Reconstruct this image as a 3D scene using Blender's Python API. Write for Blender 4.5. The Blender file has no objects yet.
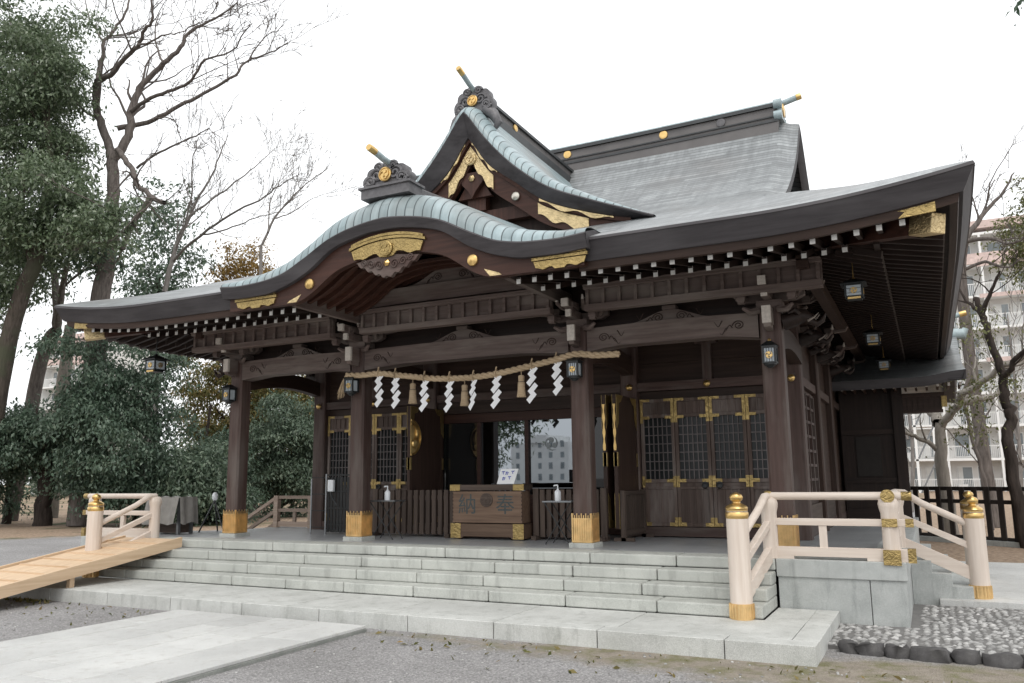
import bpy, math, random
import numpy as np
from mathutils import Vector, Matrix

SC = bpy.context.scene
COL = SC.collection
R_ = math.radians

# ------------------------------------------------------------------ camera
cam_d = bpy.data.cameras.new("camera"); cam = bpy.data.objects.new("camera", cam_d); COL.objects.link(cam)
yaw, pitch, roll = -0.463986, 0.164454, -0.011024
fw = Vector((math.sin(yaw)*math.cos(pitch), math.cos(yaw)*math.cos(pitch), math.sin(pitch)))
rt = Vector((math.cos(yaw), -math.sin(yaw), 0)); up = rt.cross(fw)
rt2 = rt*math.cos(roll) + up*math.sin(roll); up2 = -rt*math.sin(roll) + up*math.cos(roll)
M = Matrix((rt2, up2, -fw)).transposed().to_4x4(); M.translation = (6.04, -10.48, 1.6)
cam.matrix_world = M
cam_d.sensor_width = 36; cam_d.lens = 821.2/1024*36; cam_d.clip_start = 0.05; cam_d.clip_end = 2000
SC.camera = cam

# ------------------------------------------------------------------ world, sun, exposure
w = bpy.data.worlds.new("World"); SC.world = w; w.use_nodes = True
nt = w.node_tree; bg = nt.nodes["Background"]
sky = nt.nodes.new("ShaderNodeTexSky"); sky.sky_type = 'NISHITA'; sky.sun_disc = False
sky.sun_elevation = R_(60); sky.sun_rotation = R_(150); sky.dust_density = 4.0; sky.air_density = 1.5; sky.ozone_density = 1.0
hs = nt.nodes.new("ShaderNodeHueSaturation"); hs.inputs['Saturation'].default_value = 0.12
mixs = nt.nodes.new("ShaderNodeMixRGB"); mixs.inputs[0].default_value = 0.78
mixs.inputs[2].default_value = (11.6, 11.8, 12.0, 1)          # an even cloud layer over the sky
nt.links.new(sky.outputs[0], hs.inputs['Color']); nt.links.new(hs.outputs[0], mixs.inputs[1])
nt.links.new(mixs.outputs[0], bg.inputs[0]); bg.inputs[1].default_value = 0.115
sd = bpy.data.lights.new("sun", 'SUN'); sd.energy = 0.9; sd.angle = R_(25); sd.color = (1, .96, .9)
so = bpy.data.objects.new("sun", sd); COL.objects.link(so)
sunv = Vector((math.sin(R_(150))*math.cos(R_(60)), math.cos(R_(150))*math.cos(R_(60)), math.sin(R_(60))))
so.rotation_euler = sunv.to_track_quat('Z', 'Y').to_euler()
SC.view_settings.view_transform = 'Standard'; SC.view_settings.look = 'None'
SC.view_settings.exposure = 0.3; SC.view_settings.gamma = 1; SC.view_settings.use_curve_mapping = False
SC.cycles.use_denoising = True; SC.cycles.max_bounces = 6; SC.cycles.diffuse_bounces = 4

# ------------------------------------------------------------------ materials
def nd(t, k, **kw):
    n = t.nodes.new(k)
    for a, b in kw.items(): setattr(n, a, b)
    return n
def ramp(t, fac, stops):
    r = nd(t, "ShaderNodeValToRGB"); e = r.color_ramp.elements
    while len(e) < len(stops): e.new(0.5)
    for i, (p, c) in enumerate(stops):
        e[i].position = p; e[i].color = (*c, 1) if len(c) == 3 else c
    t.links.new(fac, r.inputs[0]); return r.outputs[0]
def mixc(t, fac, a, b, mode='MIX'):
    m = nd(t, "ShaderNodeMixRGB", blend_type=mode)
    for i, v in ((0, fac), (1, a), (2, b)):
        if isinstance(v, (int, float)): m.inputs[i].default_value = v
        elif isinstance(v, tuple): m.inputs[i].default_value = (*v, 1)
        else: t.links.new(v, m.inputs[i])
    return m.outputs[0]
def math_(t, op, a, b=0.0):
    m = nd(t, "ShaderNodeMath", operation=op)
    for i, v in ((0, a), (1, b)):
        if isinstance(v, (int, float)): m.inputs[i].default_value = v
        else: t.links.new(v, m.inputs[i])
    return m.outputs[0]
def coords(t, kind='Object', scale=(1, 1, 1), offset_random=False):
    tc = nd(t, "ShaderNodeTexCoord"); mp = nd(t, "ShaderNodeMapping"); mp.inputs['Scale'].default_value = scale
    src = tc.outputs[kind]
    if offset_random:
        oi = nd(t, "ShaderNodeObjectInfo"); vm = nd(t, "ShaderNodeVectorMath", operation='ADD')
        sc = math_(t, 'MULTIPLY', oi.outputs['Random'], 37.0)
        t.links.new(src, vm.inputs[0]); t.links.new(sc, vm.inputs[1]); src = vm.outputs[0]
    t.links.new(src, mp.inputs['Vector']); return mp.outputs[0]
def noise(t, vec, scale, detail=4, rough=0.55):
    n = nd(t, "ShaderNodeTexNoise"); n.inputs['Scale'].default_value = scale
    n.inputs['Detail'].default_value = detail; n.inputs['Roughness'].default_value = rough
    t.links.new(vec, n.inputs['Vector']); return n.outputs['Fac']
def new_mat(name):
    m = bpy.data.materials.new(name); m.use_nodes = True; t = m.node_tree
    return m, t, t.nodes["Principled BSDF"]
def bump(t, b, h, strength=0.3, dist=0.01):
    n = nd(t, "ShaderNodeBump"); n.inputs['Strength'].default_value = strength; n.inputs['Distance'].default_value = dist
    t.links.new(h, n.inputs['Height']); t.links.new(n.outputs[0], b.inputs['Normal'])

def wood(name, dark, light, axis='x', rough=0.6, weather=None, spec=0.3, rnd=False):
    m, t, b = new_mat(name)
    s = {'x': (1.2, 22, 22), 'y': (22, 1.2, 22), 'z': (22, 22, 1.2)}[axis]
    g = noise(t, coords(t, 'Object', s, rnd), 1.0, 5, 0.6)
    c = ramp(t, g, [(0.25, dark), (0.75, light)])
    if weather:
        lv = noise(t, coords(t, 'Object', tuple(0.12*q+0.4 for q in s), rnd), 1.3, 4, 0.6)
        c = mixc(t, ramp(t, lv, [(0.45, (0, 0, 0)), (0.68, (1, 1, 1))]), c, weather)
    oi = nd(t, "ShaderNodeObjectInfo"); vv = math_(t, 'ADD', math_(t, 'MULTIPLY', oi.outputs['Random'], 0.42), 0.80)
    hv = nd(t, "ShaderNodeHueSaturation"); t.links.new(vv, hv.inputs['Value']); t.links.new(c, hv.inputs['Color'])      # boards differ from piece to piece
    if name.startswith(('cream', 'pale')): vv.node.inputs[0].default_value = 0; vv.node.inputs[1].default_value = 1.0; t.links.remove(vv.node.inputs[0].links[0])
    t.links.new(hv.outputs[0], b.inputs['Base Color']); b.inputs['Roughness'].default_value = rough
    b.inputs['Specular IOR Level'].default_value = spec
    bump(t, b, g, 0.25, 0.004); return m
def plain(name, col, rough=0.5, metal=0, var=0.15, scale=6, bumpy=0, spec=0.5):
    m, t, b = new_mat(name)
    n = noise(t, coords(t), scale, 5)
    lo = tuple(c*(1-var) for c in col); hi = tuple(min(1, c*(1+var)) for c in col)
    t.links.new(ramp(t, n, [(0.3, lo), (0.7, hi)]), b.inputs['Base Color'])
    b.inputs['Roughness'].default_value = rough; b.inputs['Metallic'].default_value = metal
    b.inputs['Specular IOR Level'].default_value = spec
    if bumpy: bump(t, b, n, bumpy, 0.01)
    return m

W = {}
for ax in 'xyz':
    W['post', ax] = wood('weathered_post_'+ax, (0.046, 0.026, 0.021), (0.105, 0.066, 0.056), ax, 0.55, (0.128, 0.102, 0.090), rnd=False)
    W['beam', ax] = wood('weathered_beam_'+ax, (0.075, 0.052, 0.045), (0.160, 0.120, 0.106), ax, 0.65, (0.19, 0.158, 0.138))
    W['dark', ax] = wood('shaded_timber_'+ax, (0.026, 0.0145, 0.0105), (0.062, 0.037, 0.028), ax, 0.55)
    W['black', ax] = wood('shade_darkened_timber_'+ax, (0.014, 0.0085, 0.007), (0.036, 0.021, 0.016), ax, 0.55)  # shade under the eaves and wing is put into this near-black timber colour
    W['red', ax] = wood('redbrown_timber_'+ax, (0.034, 0.0145, 0.010), (0.082, 0.035, 0.024), ax, 0.5)
    W['cream', ax] = wood('cream_wood_'+ax, (0.585, 0.49, 0.415), (0.735, 0.65, 0.575), ax, 0.55)
    W['fence', ax] = wood('old_fence_wood_'+ax, (0.042, 0.030, 0.025), (0.115, 0.085, 0.068), ax, 0.7)
    W['pale', ax] = wood('pale_cypress_'+ax, (0.53, 0.375, 0.24), (0.72, 0.545, 0.375), ax, 0.6)
    W['blackfence', ax] = wood('tarred_wood_'+ax, (0.018, 0.014, 0.012), (0.04, 0.033, 0.03), ax, 0.7)
M_box = wood('offertory_wood', (0.10, 0.062, 0.042), (0.22, 0.145, 0.10), 'x', 0.6)
M_fascia = wood('fascia_bark', (0.036, 0.032, 0.034), (0.064, 0.058, 0.061), 'x', 0.6, (0.082, 0.076, 0.079))
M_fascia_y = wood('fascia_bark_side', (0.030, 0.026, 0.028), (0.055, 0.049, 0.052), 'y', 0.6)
M_caps = plain('white_paint', (0.78, 0.77, 0.74), 0.6, 0, 0.08, 20)
M_tan = plain('worn_tusk_paint', (0.26, 0.22, 0.19), 0.7)
M_capside = plain('brown_rafter_end', (0.09, 0.07, 0.06), 0.7)
M_ridgewood = plain('ridge_side_board', (0.135, 0.125, 0.122), 0.6, 0, 0.12, 3)
M_ridgedark = plain('ridge_dark_trim', (0.045, 0.048, 0.05), 0.5, 0, 0.2, 5)
M_capsold = plain('weathered_white_paint', (0.52, 0.47, 0.42), 0.7, 0, 0.15, 30)
M_black = plain('black_iron', (0.012, 0.014, 0.015), 0.4)
M_steel = plain('grey_steel', (0.25, 0.26, 0.27), 0.35, 0.8)
M_paper = plain('white_paper', (0.82, 0.82, 0.83), 0.7, 0, 0.04)
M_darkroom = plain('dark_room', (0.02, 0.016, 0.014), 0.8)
M_patina = plain('green_copper', (0.33, 0.40, 0.415), 0.45, 0.0, 0.2, 10)
M_tile = plain('dark_ornament_metal', (0.13, 0.125, 0.13), 0.5, 0.2, 0.25, 14, 0.2)
M_blue = plain('blue_ink', (0.08, 0.11, 0.45), 0.6)
M_ink = plain('faded_ink', (0.055, 0.068, 0.068), 0.7, 0, 0.3, 30)
M_white_plastic = plain('white_plastic', (0.8, 0.82, 0.84), 0.35, 0, 0.03)
M_tarp = plain('grey_tarp', (0.27, 0.255, 0.235), 0.7, 0, 0.2, 5, 0.3)
M_silver = plain('brushed_bolt', (0.6, 0.57, 0.5), 0.35, 0.9, 0.1)

def make_gold(name, col=(0.78, 0.53, 0.21), emboss=0.0, rough=0.32, scale=60):
    m, t, b = new_mat(name)
    n = noise(t, coords(t), 9, 4)
    t.links.new(ramp(t, n, [(0.3, tuple(c*0.72 for c in col)), (0.7, col)]), b.inputs['Base Color'])
    b.inputs['Metallic'].default_value = 0.88; b.inputs['Roughness'].default_value = rough
    if emboss:
        v = nd(t, "ShaderNodeTexVoronoi", feature='DISTANCE_TO_EDGE'); v.inputs['Scale'].default_value = scale*0.42
        d = nd(t, "ShaderNodeVectorMath", operation='ADD'); nn = nd(t, "ShaderNodeTexNoise"); nn.inputs['Scale'].default_value = 16
        c = coords(t); t.links.new(c, nn.inputs['Vector'])
        sc = nd(t, "ShaderNodeVectorMath", operation='SCALE'); sc.inputs['Scale'].default_value = 0.12
        t.links.new(nn.outputs['Color'], sc.inputs[0]); t.links.new(c, d.inputs[0]); t.links.new(sc.outputs[0], d.inputs[1])
        t.links.new(d.outputs[0], v.inputs['Vector'])
        bump(t, b, ramp(t, v.outputs['Distance'], [(0.02, (0, 0, 0)), (0.2, (1, 1, 1))]), emboss, 0.012)
    return m
M_gold = make_gold('gilt_metal')
M_golde = make_gold('embossed_gilt_metal', (0.78, 0.61, 0.34), 0.38, 0.42, 34)
M_goldd = make_gold('dull_gilt_metal', (0.46, 0.335, 0.14), 0.38, 0.4, 34)
M_goldn = make_gold('new_gilt_metal', (0.86, 0.60, 0.29), 0.0, 0.45)

def make_glass():
    m, t, b = new_mat('reflective_glass')
    b.inputs['Base Color'].default_value = (0.26, 0.28, 0.30, 1); b.inputs['Metallic'].default_value = 1
    b.inputs['Roughness'].default_value = 0.015
    n = noise(t, coords(t), 1.2, 2); bump(t, b, n, 0.02, 0.02); return m
M_glass = make_glass()
m_, t_, b_ = new_mat('dark_interior_glass'); b_.inputs['Base Color'].default_value = (.012, .012, .012, 1); b_.inputs['Roughness'].default_value = .02; M_glass_dark = m_
def make_lattice_glass():
    m, t, b = new_mat('dark_lattice_glass')
    b.inputs['Base Color'].default_value = (0.014, 0.017, 0.018, 1); b.inputs['Roughness'].default_value = 0.25; b.inputs['Specular IOR Level'].default_value = 0.25
    return m
M_dglass = make_lattice_glass()

def stripes(t, uvout, spacing, width):
    f = math_(t, 'FRACT', math_(t, 'DIVIDE', uvout, spacing))
    return math_(t, 'LESS_THAN', f, width)
def make_copper(name, spacing, axis, base1, base2, stain, line=0.45, roughness=0.38, wob=0.0, streak=(5, 0.8, 1), shade=.22):
    m, t, b = new_mat(name)
    tc = nd(t, "ShaderNodeUVMap"); tc.uv_map = 'UVMap'
    sx = nd(t, "ShaderNodeSeparateXYZ"); t.links.new(tc.outputs[0], sx.inputs[0])
    mp = nd(t, "ShaderNodeMapping"); mp.inputs['Scale'].default_value = streak; t.links.new(tc.outputs[0], mp.inputs[0])
    n = noise(t, mp.outputs[0], 1.6, 6, 0.65)
    n2 = noise(t, coords(t, 'Object', (1, 1, 1)), 0.7, 4)
    c = ramp(t, n, [(0.28, base1), (0.72, base2)])
    c = mixc(t, ramp(t, n2, [(0.5, (0, 0, 0)), (0.75, (1, 1, 1))]), c, stain)
    u = sx.outputs[0 if axis == 'u' else 1]
    if wob: u = math_(t, 'ADD', u, math_(t, 'MULTIPLY', n2, wob))
    l = stripes(t, u, spacing, 0.13)
    # per-sheet tone
    wn = nd(t, "ShaderNodeTexWhiteNoise", noise_dimensions='2D')
    fl = math_(t, 'FLOOR', math_(t, 'DIVIDE', u, spacing)); cb = nd(t, "ShaderNodeCombineXYZ"); t.links.new(fl, cb.inputs[0])
    o = sx.outputs[1 if axis == 'u' else 0]
    fl2 = math_(t, 'FLOOR', math_(t, 'ADD', math_(t, 'DIVIDE', o, 0.9), math_(t, 'MULTIPLY', fl, 0.37))); t.links.new(fl2, cb.inputs[1])
    t.links.new(cb.outputs[0], wn.inputs['Vector'])
    c = mixc(t, math_(t, 'MULTIPLY', wn.outputs['Value'], shade), c, tuple(q*0.55 for q in base1))
    c2 = mixc(t, math_(t, 'MULTIPLY', l, line), c, tuple(q*0.25 for q in base1))
    t.links.new(c2, b.inputs['Base Color']); b.inputs['Roughness'].default_value = roughness
    f = math_(t, 'FRACT', math_(t, 'DIVIDE', u, spacing))
    bump(t, b, math_(t, 'ADD', f, math_(t, 'MULTIPLY', n, 0.3)), 0.5, 0.012)
    return m
M_shingle = make_copper('copper_shingles', 0.10, 'v', (0.17, 0.18, 0.185), (0.365, 0.385, 0.39), (0.20, 0.195, 0.19), 0.9, 0.36, shade=.6)
M_band = make_copper('copper_roll_sheets', 0.135, 'u', (0.215, 0.285, 0.30), (0.405, 0.49, 0.51), (0.21, 0.185, 0.165), 0.95, 0.4, streak=(6.0, 1.0, 1), shade=.4)

def stone(name, c1, c2, stain=(0.16, 0.17, 0.16), stain_amt=0.5, scale=2.2, rough=0.75, per_obj=False, fleck=True, isl=.3):
    m, t, b = new_mat(name)
    co = coords(t)
    n = noise(t, co, scale, 5, 0.6)
    fine = noise(t, co, 260, 2, 0.5)
    c = ramp(t, n, [(0.3, c1), (0.7, c2)])
    st = noise(t, coords(t, 'Object', (5, 5, 0.9)), 1.5, 5, 0.65)
    c = mixc(t, math_(t, 'MULTIPLY', ramp(t, st, [(0.53, (0, 0, 0)), (0.72, (1, 1, 1))]), stain_amt), c, stain)
    gi = nd(t, "ShaderNodeNewGeometry")
    c = mixc(t, math_(t, 'MULTIPLY', gi.outputs['Random Per Island'], isl), c, tuple(q*0.72 for q in c1))
    if fleck: c = mixc(t, 0.5, c, ramp(t, fine, [(0.3, (0.15, 0.15, 0.15)), (0.7, (0.85, 0.85, 0.85))]), 'OVERLAY')
    t.links.new(c, b.inputs['Base Color']); b.inputs['Roughness'].default_value = rough
    bump(t, b, math_(t, 'ADD', math_(t, 'MULTIPLY', fine, .3), math_(t, 'ADD', noise(t, co, 22, 5, .65), math_(t, 'MULTIPLY', noise(t, co, 5, 3), 1.2))), 0.35, 0.008); return m
M_granite = stone('pale_granite', (0.40, 0.41, 0.38), (0.54, 0.55, 0.51), (0.19, 0.19, 0.175), 0.6)
M_granite_t = stone('step_tread_granite', (0.45, 0.455, 0.43), (0.62, 0.625, 0.60), (0.24, 0.245, 0.225), 0.55)
M_block = stone('greenish_granite', (0.35, 0.365, 0.355), (0.49, 0.505, 0.49), (0.22, 0.235, 0.225), 0.65, 3.2)
M_floor = stone('terrace_floor_granite', (0.30, 0.31, 0.32), (0.40, 0.41, 0.415), (0.25, 0.25, 0.25), 0.35, 1.2, 0.35)
M_pathbase = stone('damp_edging_stone', (0.17, 0.18, 0.165), (0.28, 0.285, 0.265), (0.12, 0.125, 0.11), 0.6)
M_path = stone('paving_granite', (0.48, 0.48, 0.467), (0.62, 0.62, 0.60), (0.36, 0.34, 0.31), 0.6, 1.3, 0.6, isl=.42)
M_rock = stone('dark_kerb_rock', (0.045, 0.042, 0.042), (0.115, 0.11, 0.11), (0.16, 0.155, 0.14), 0.3, 7, 0.85)
def make_cobble():
    m, t, b = new_mat('river_pebbles'); gi = nd(t, "ShaderNodeNewGeometry")
    c = ramp(t, gi.outputs['Random Per Island'], [(0, (0.20, 0.195, 0.19)), (0.3, (0.29, 0.285, 0.275)), (0.7, (0.37, 0.365, 0.355)), (1, (0.50, 0.49, 0.475))])
    n = noise(t, coords(t), 30, 4); c = mixc(t, 0.3, c, ramp(t, n, [(0.3, (0.3, 0.3, 0.3)), (0.7, (0.7, 0.7, 0.7))]), 'OVERLAY')
    t.links.new(c, b.inputs['Base Color']); b.inputs['Roughness'].default_value = 0.7; return m
M_cobble = make_cobble()

def make_ground():
    m, t, b = new_mat('gravel_ground')
    tc = nd(t, "ShaderNodeTexCoord"); co = tc.outputs['Object']
    sx = nd(t, "ShaderNodeSeparateXYZ"); t.links.new(co, sx.inputs[0]); X, Y = sx.outputs[0], sx.outputs[1]
    v = nd(t, "ShaderNodeTexVoronoi"); v.inputs['Scale'].default_value = 70; t.links.new(co, v.inputs['Vector'])
    sv = nd(t, "ShaderNodeSeparateXYZ"); t.links.new(v.outputs['Color'], sv.inputs[0])
    g = ramp(t, sv.outputs[0], [(0, (0.20, 0.195, 0.195)), (0.45, (0.275, 0.27, 0.268)), (0.8, (0.335, 0.33, 0.328)), (1, (0.43, 0.42, 0.415))])
    big = noise(t, co, 0.7, 5, 0.6)
    g = mixc(t, 0.55, g, ramp(t, big, [(0.3, (0.36, 0.35, 0.34)), (0.7, (0.62, 0.61, 0.61))]), 'OVERLAY')
    fine = noise(t, co, 6, 6, 0.7); n3 = noise(t, co, 2.3, 5, 0.65)
    # bare earth and moss along the stone plinth and the pebble bed
    d = math_(t, 'ADD', math_(t, 'ABSOLUTE', math_(t, 'ADD', Y, 3.05)), math_(t, 'MULTIPLY', math_(t, 'SUBTRACT', n3, 0.5), -1.1))
    d = math_(t, 'ADD', d, math_(t, 'MULTIPLY', math_(t, 'SUBTRACT', 3.6, X), 0.16))
    mask = ramp(t, d, [(0.20, (.85, .85, .85)), (0.60, (0, 0, 0))])
    earth = ramp(t, fine, [(0.3, (0.21, 0.175, 0.135)), (0.7, (0.36, 0.315, 0.255))])
    moss = mixc(t, ramp(t, noise(t, co, 3.5, 5, 0.7), [(0.46, (0, 0, 0)), (0.62, (1, 1, 1))]), earth, (0.17, 0.16, 0.07))
    c = mixc(t, mask, g, moss)
    # leaf litter and thin grass under the trees, far left and right of the shrine
    far = math_(t, 'ADD', math_(t, 'ADD', math_(t, 'MULTIPLY', X, -1.0), math_(t, 'MULTIPLY', Y, 0.55)), math_(t, 'MULTIPLY', n3, 3.0))
    lm = ramp(t, math_(t, 'MULTIPLY', math_(t, 'SUBTRACT', far, 21.6), 0.5), [(0, (0, 0, 0)), (0.5, (1, 1, 1))])
    rm = ramp(t, math_(t, 'ADD', math_(t, 'MULTIPLY', math_(t, 'SUBTRACT', Y, 4.2), 0.8), n3), [(0.4, (0, 0, 0)), (0.9, (1, 1, 1))])
    rx = math_(t, 'GREATER_THAN', X, 5.5)
    litter = ramp(t, noise(t, co, 9, 6, 0.75), [(0.3, (0.15, 0.105, 0.075)), (0.5, (0.32, 0.235, 0.17)), (0.7, (0.50, 0.40, 0.30))])
    grass = ramp(t, fine, [(0.3, (0.035, 0.05, 0.02)), (0.7, (0.09, 0.11, 0.045))])
    gm = ramp(t, noise(t, co, 0.35, 4), [(0.5, (0, 0, 0)), (0.62, (1, 1, 1))])
    c = mixc(t, lm, c, mixc(t, gm, litter, grass)); c = mixc(t, math_(t, 'MULTIPLY', rm, rx), c, litter)
    t.links.new(c, b.inputs['Base Color']); b.inputs['Roughness'].default_value = 0.9; b.inputs['Specular IOR Level'].default_value = 0.2
    bump(t, b, math_(t, 'ADD', v.outputs['Distance'], math_(t, 'MULTIPLY', fine, 0.6)), 0.7, 0.02)
    return m
M_ground = make_ground()

def leaf_mat(name, stops, rough=0.42, spec=0.45):
    m, t, b = new_mat(name); gi = nd(t, "ShaderNodeNewGeometry")
    t.links.new(ramp(t, gi.outputs['Random Per Island'], stops), b.inputs['Base Color'])
    b.inputs['Roughness'].default_value = rough; b.inputs['Specular IOR Level'].default_value = spec
    tr = nd(t, "ShaderNodeBsdfTranslucent"); ad = nd(t, "ShaderNodeMixShader"); ad.inputs[0].default_value = 0.33
    t.links.new(ramp(t, gi.outputs['Random Per Island'], stops), tr.inputs[0])
    out = t.nodes['Material Output']
    t.links.new(b.outputs[0], ad.inputs[1]); t.links.new(tr.outputs[0], ad.inputs[2]); t.links.new(ad.outputs[0], out.inputs[0])
    return m
L_camphor = leaf_mat('camphor_leaves', [(0, (0.075, 0.112, 0.06)), (0.5, (0.14, 0.19, 0.105)), (0.85, (0.19, 0.24, 0.145)), (1, (0.34, 0.38, 0.29))], 0.35, 0.6)
L_dark = leaf_mat('dark_evergreen_leaves', [(0, (0.060, 0.098, 0.066)), (0.5, (0.095, 0.145, 0.098)), (0.9, (0.135, 0.185, 0.13)), (1, (0.23, 0.28, 0.21))], 0.4, 0.5)
L_mid = leaf_mat('mid_green_leaves', [(0, (0.06, 0.092, 0.06)), (0.5, (0.105, 0.15, 0.10)), (1, (0.19, 0.235, 0.165))])
L_cedar = leaf_mat('bronzed_cedar_leaves', [(0, (0.09, 0.10, 0.035)), (0.45, (0.17, 0.165, 0.06)), (0.8, (0.26, 0.205, 0.085)), (1, (0.33, 0.22, 0.09))], 0.6, 0.2)
L_orange = leaf_mat('amber_leaves', [(0, (0.14, 0.095, 0.03)), (0.5, (0.28, 0.17, 0.05)), (1, (0.36, 0.26, 0.10))], 0.6, 0.2)
L_olive = leaf_mat('olive_green_leaves', [(0, (0.07, 0.085, 0.03)), (0.5, (0.14, 0.15, 0.055)), (1, (0.24, 0.24, 0.11))], 0.5, 0.3)
def bark(name, c1, c2, moss=None):
    m, t, b = new_mat(name)
    n = noise(t, coords(t, 'Object', (9, 9, 1.6)), 1.5, 6, 0.65)
    c = ramp(t, n, [(0.3, c1), (0.7, c2)])
    if moss:
        c = mixc(t, ramp(t, noise(t, coords(t), 0.9, 4), [(0.45, (0, 0, 0)), (0.6, (1, 1, 1))]), c, moss)
    t.links.new(c, b.inputs['Base Color']); b.inputs['Roughness'].default_value = 0.9; b.inputs['Specular IOR Level'].default_value = 0.15
    bump(t, b, n, 0.8, 0.03); return m
B_grey = bark('grey_bark', (0.075, 0.063, 0.057), (0.19, 0.165, 0.15))
B_mossy = bark('mossy_bark', (0.055, 0.045, 0.038), (0.145, 0.12, 0.10), (0.085, 0.088, 0.06))
B_twig = bark('pale_twig_bark', (0.15, 0.135, 0.125), (0.28, 0.26, 0.245))
B_dark = bark('dark_bark', (0.025, 0.02, 0.017), (0.07, 0.055, 0.048))
B_pale = bark('pale_bark', (0.15, 0.135, 0.115), (0.28, 0.255, 0.225))

# ------------------------------------------------------------------ mesh helpers
def wloc(o):
    v = Vector((0, 0, 0))
    while o: v = v + o.location; o = o.parent
    return v
class MB:
    def __init__(s): s.v = []; s.f = []; s.m = []; s.uv = {}
    def add(s, vs, fs, mi=0):
        b = len(s.v); s.v += [tuple(p) for p in vs]
        for f in fs: s.f.append(tuple(b+i for i in f)); s.m.append(mi)
        return s
    def box(s, x0, x1, y0, y1, z0, z1, mi=0):
        if x0 > x1: x0, x1 = x1, x0
        if y0 > y1: y0, y1 = y1, y0
        if z0 > z1: z0, z1 = z1, z0
        vs = [(x, y, z) for z in (z0, z1) for y in (y0, y1) for x in (x0, x1)]
        return s.add(vs, [(0, 2, 3, 1), (4, 5, 7, 6), (0, 1, 5, 4), (2, 6, 7, 3), (0, 4, 6, 2), (1, 3, 7, 5)], mi)
    def beam(s, p0, p1, wd, ht, mi=0, upv=(0, 0, 1)):
        p0, p1 = Vector(p0), Vector(p1); d = (p1-p0).normalized(); r = d.cross(Vector(upv))
        if r.length < 1e-4: r = d.cross(Vector((0, 1, 0)))
        r.normalize(); u = r.cross(d)
        vs = [p + r*a*wd/2 + u*c*ht/2 for p in (p0, p1) for a, c in ((-1, -1), (1, -1), (1, 1), (-1, 1))]
        return s.add(vs, [(0, 1, 2, 3), (4, 7, 6, 5), (0, 4, 5, 1), (1, 5, 6, 2), (2, 6, 7, 3), (3, 7, 4, 0)], mi)
    def extr(s, poly, axis, a, b, mi=0):
        n = len(poly)
        def P(p, t): return {'x': (t, p[0], p[1]), 'y': (p[0], t, p[1]), 'z': (p[0], p[1], t)}[axis]
        vs = [P(p, a) for p in poly] + [P(p, b) for p in poly]
        fs = [tuple(range(n)), tuple(range(2*n-1, n-1, -1))] + [(i, i+n, (i+1) % n+n, (i+1) % n) for i in range(n)]
        return s.add(vs, fs, mi)
    def tube(s, pts, rad, n=8, mi=0, cap=True):
        pts = [Vector(p) for p in pts]; k = len(pts)
        if not hasattr(rad, '__len__'): rad = [rad]*k
        vs = []; r = None
        for i, p in enumerate(pts):
            d = (pts[min(i+1, k-1)]-pts[max(i-1, 0)]).normalized()
            if r is None:
                r = d.cross(Vector((0, 0, 1)))
                if r.length < 0.05: r = d.cross(Vector((1, 0, 0)))
            r = r - d*r.dot(d); r.normalize(); u = d.cross(r)
            for j in range(n):
                a = 2*math.pi*j/n; vs.append(p + (r*math.cos(a)+u*math.sin(a))*rad[i])
        fs = [(i*n+j, i*n+(j+1) % n, (i+1)*n+(j+1) % n, (i+1)*n+j) for i in range(k-1) for j in range(n)]
        if cap: fs += [tuple(range(n-1, -1, -1)), tuple((k-1)*n+j for j in range(n))]
        return s.add(vs, fs, mi)
    def lathe(s, c, prof, n=16, mi=0, axis='z'):
        vs = []; c = Vector(c)
        for r, z in prof:
            for j in range(n):
                a = 2*math.pi*j/n; x, y = r*math.cos(a), r*math.sin(a)
                vs.append(c + (Vector((x, y, z)) if axis == 'z' else Vector((x, z, y)) if axis == 'y' else Vector((z, x, y))))
        k = len(prof)
        fs = [(i*n+j, i*n+(j+1) % n, (i+1)*n+(j+1) % n, (i+1)*n+j) for i in range(k-1) for j in range(n)]
        fs += [tuple(range(n-1, -1, -1)), tuple((k-1)*n+j for j in range(n))]
        return s.add(vs, fs, mi)
    def grid(s, P, uv=None, mi=0, flip=False):
        P = np.asarray(P, float); n, m = P.shape[:2]; b = len(s.v); s.v += [tuple(p) for p in P.reshape(-1, 3)]
        for i in range(n-1):
            for j in range(m-1):
                q = (i*m+j, i*m+j+1, (i+1)*m+j+1, (i+1)*m+j)
                if flip: q = q[::-1]
                s.f.append(tuple(b+x for x in q)); s.m.append(mi)
        if uv is not None:
            U = np.asarray(uv, float).reshape(-1, 2)
            for i in range(len(U)): s.uv[b+i] = tuple(U[i])
        return s
    def build(s, name, mats, parent=None, smooth=None, bevel=0, local=False, origin=None):
        me = bpy.data.meshes.new(name)
        off = Vector((0, 0, 0)) if local else (wloc(parent) if parent else (Vector(origin) if origin else Vector((0, 0, 0))))
        me.from_pydata([(p[0]-off.x, p[1]-off.y, p[2]-off.z) for p in s.v], [], s.f)
        if not isinstance(mats, (list, tuple)): mats = [mats]
        for m in mats: me.materials.append(m)
        if len(mats) > 1: me.polygons.foreach_set('material_index', s.m)
        if s.uv:
            ul = me.uv_layers.new(name='UVMap')
            for l in me.loops: ul.data[l.index].uv = s.uv.get(l.vertex_index, (0, 0))
        if smooth is not None:
            me.polygons.foreach_set('use_smooth', [True]*len(me.polygons)); me.set_sharp_from_angle(angle=R_(smooth))
        me.update()
        o = bpy.data.objects.new(name, me); COL.objects.link(o)
        if parent: o.parent = parent
        elif origin: o.location = origin
        if bevel:
            bv = o.modifiers.new('bevel', 'BEVEL'); bv.width = bevel; bv.segments = 2; bv.limit_method = 'ANGLE'; bv.angle_limit = R_(40)
        return o
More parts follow.
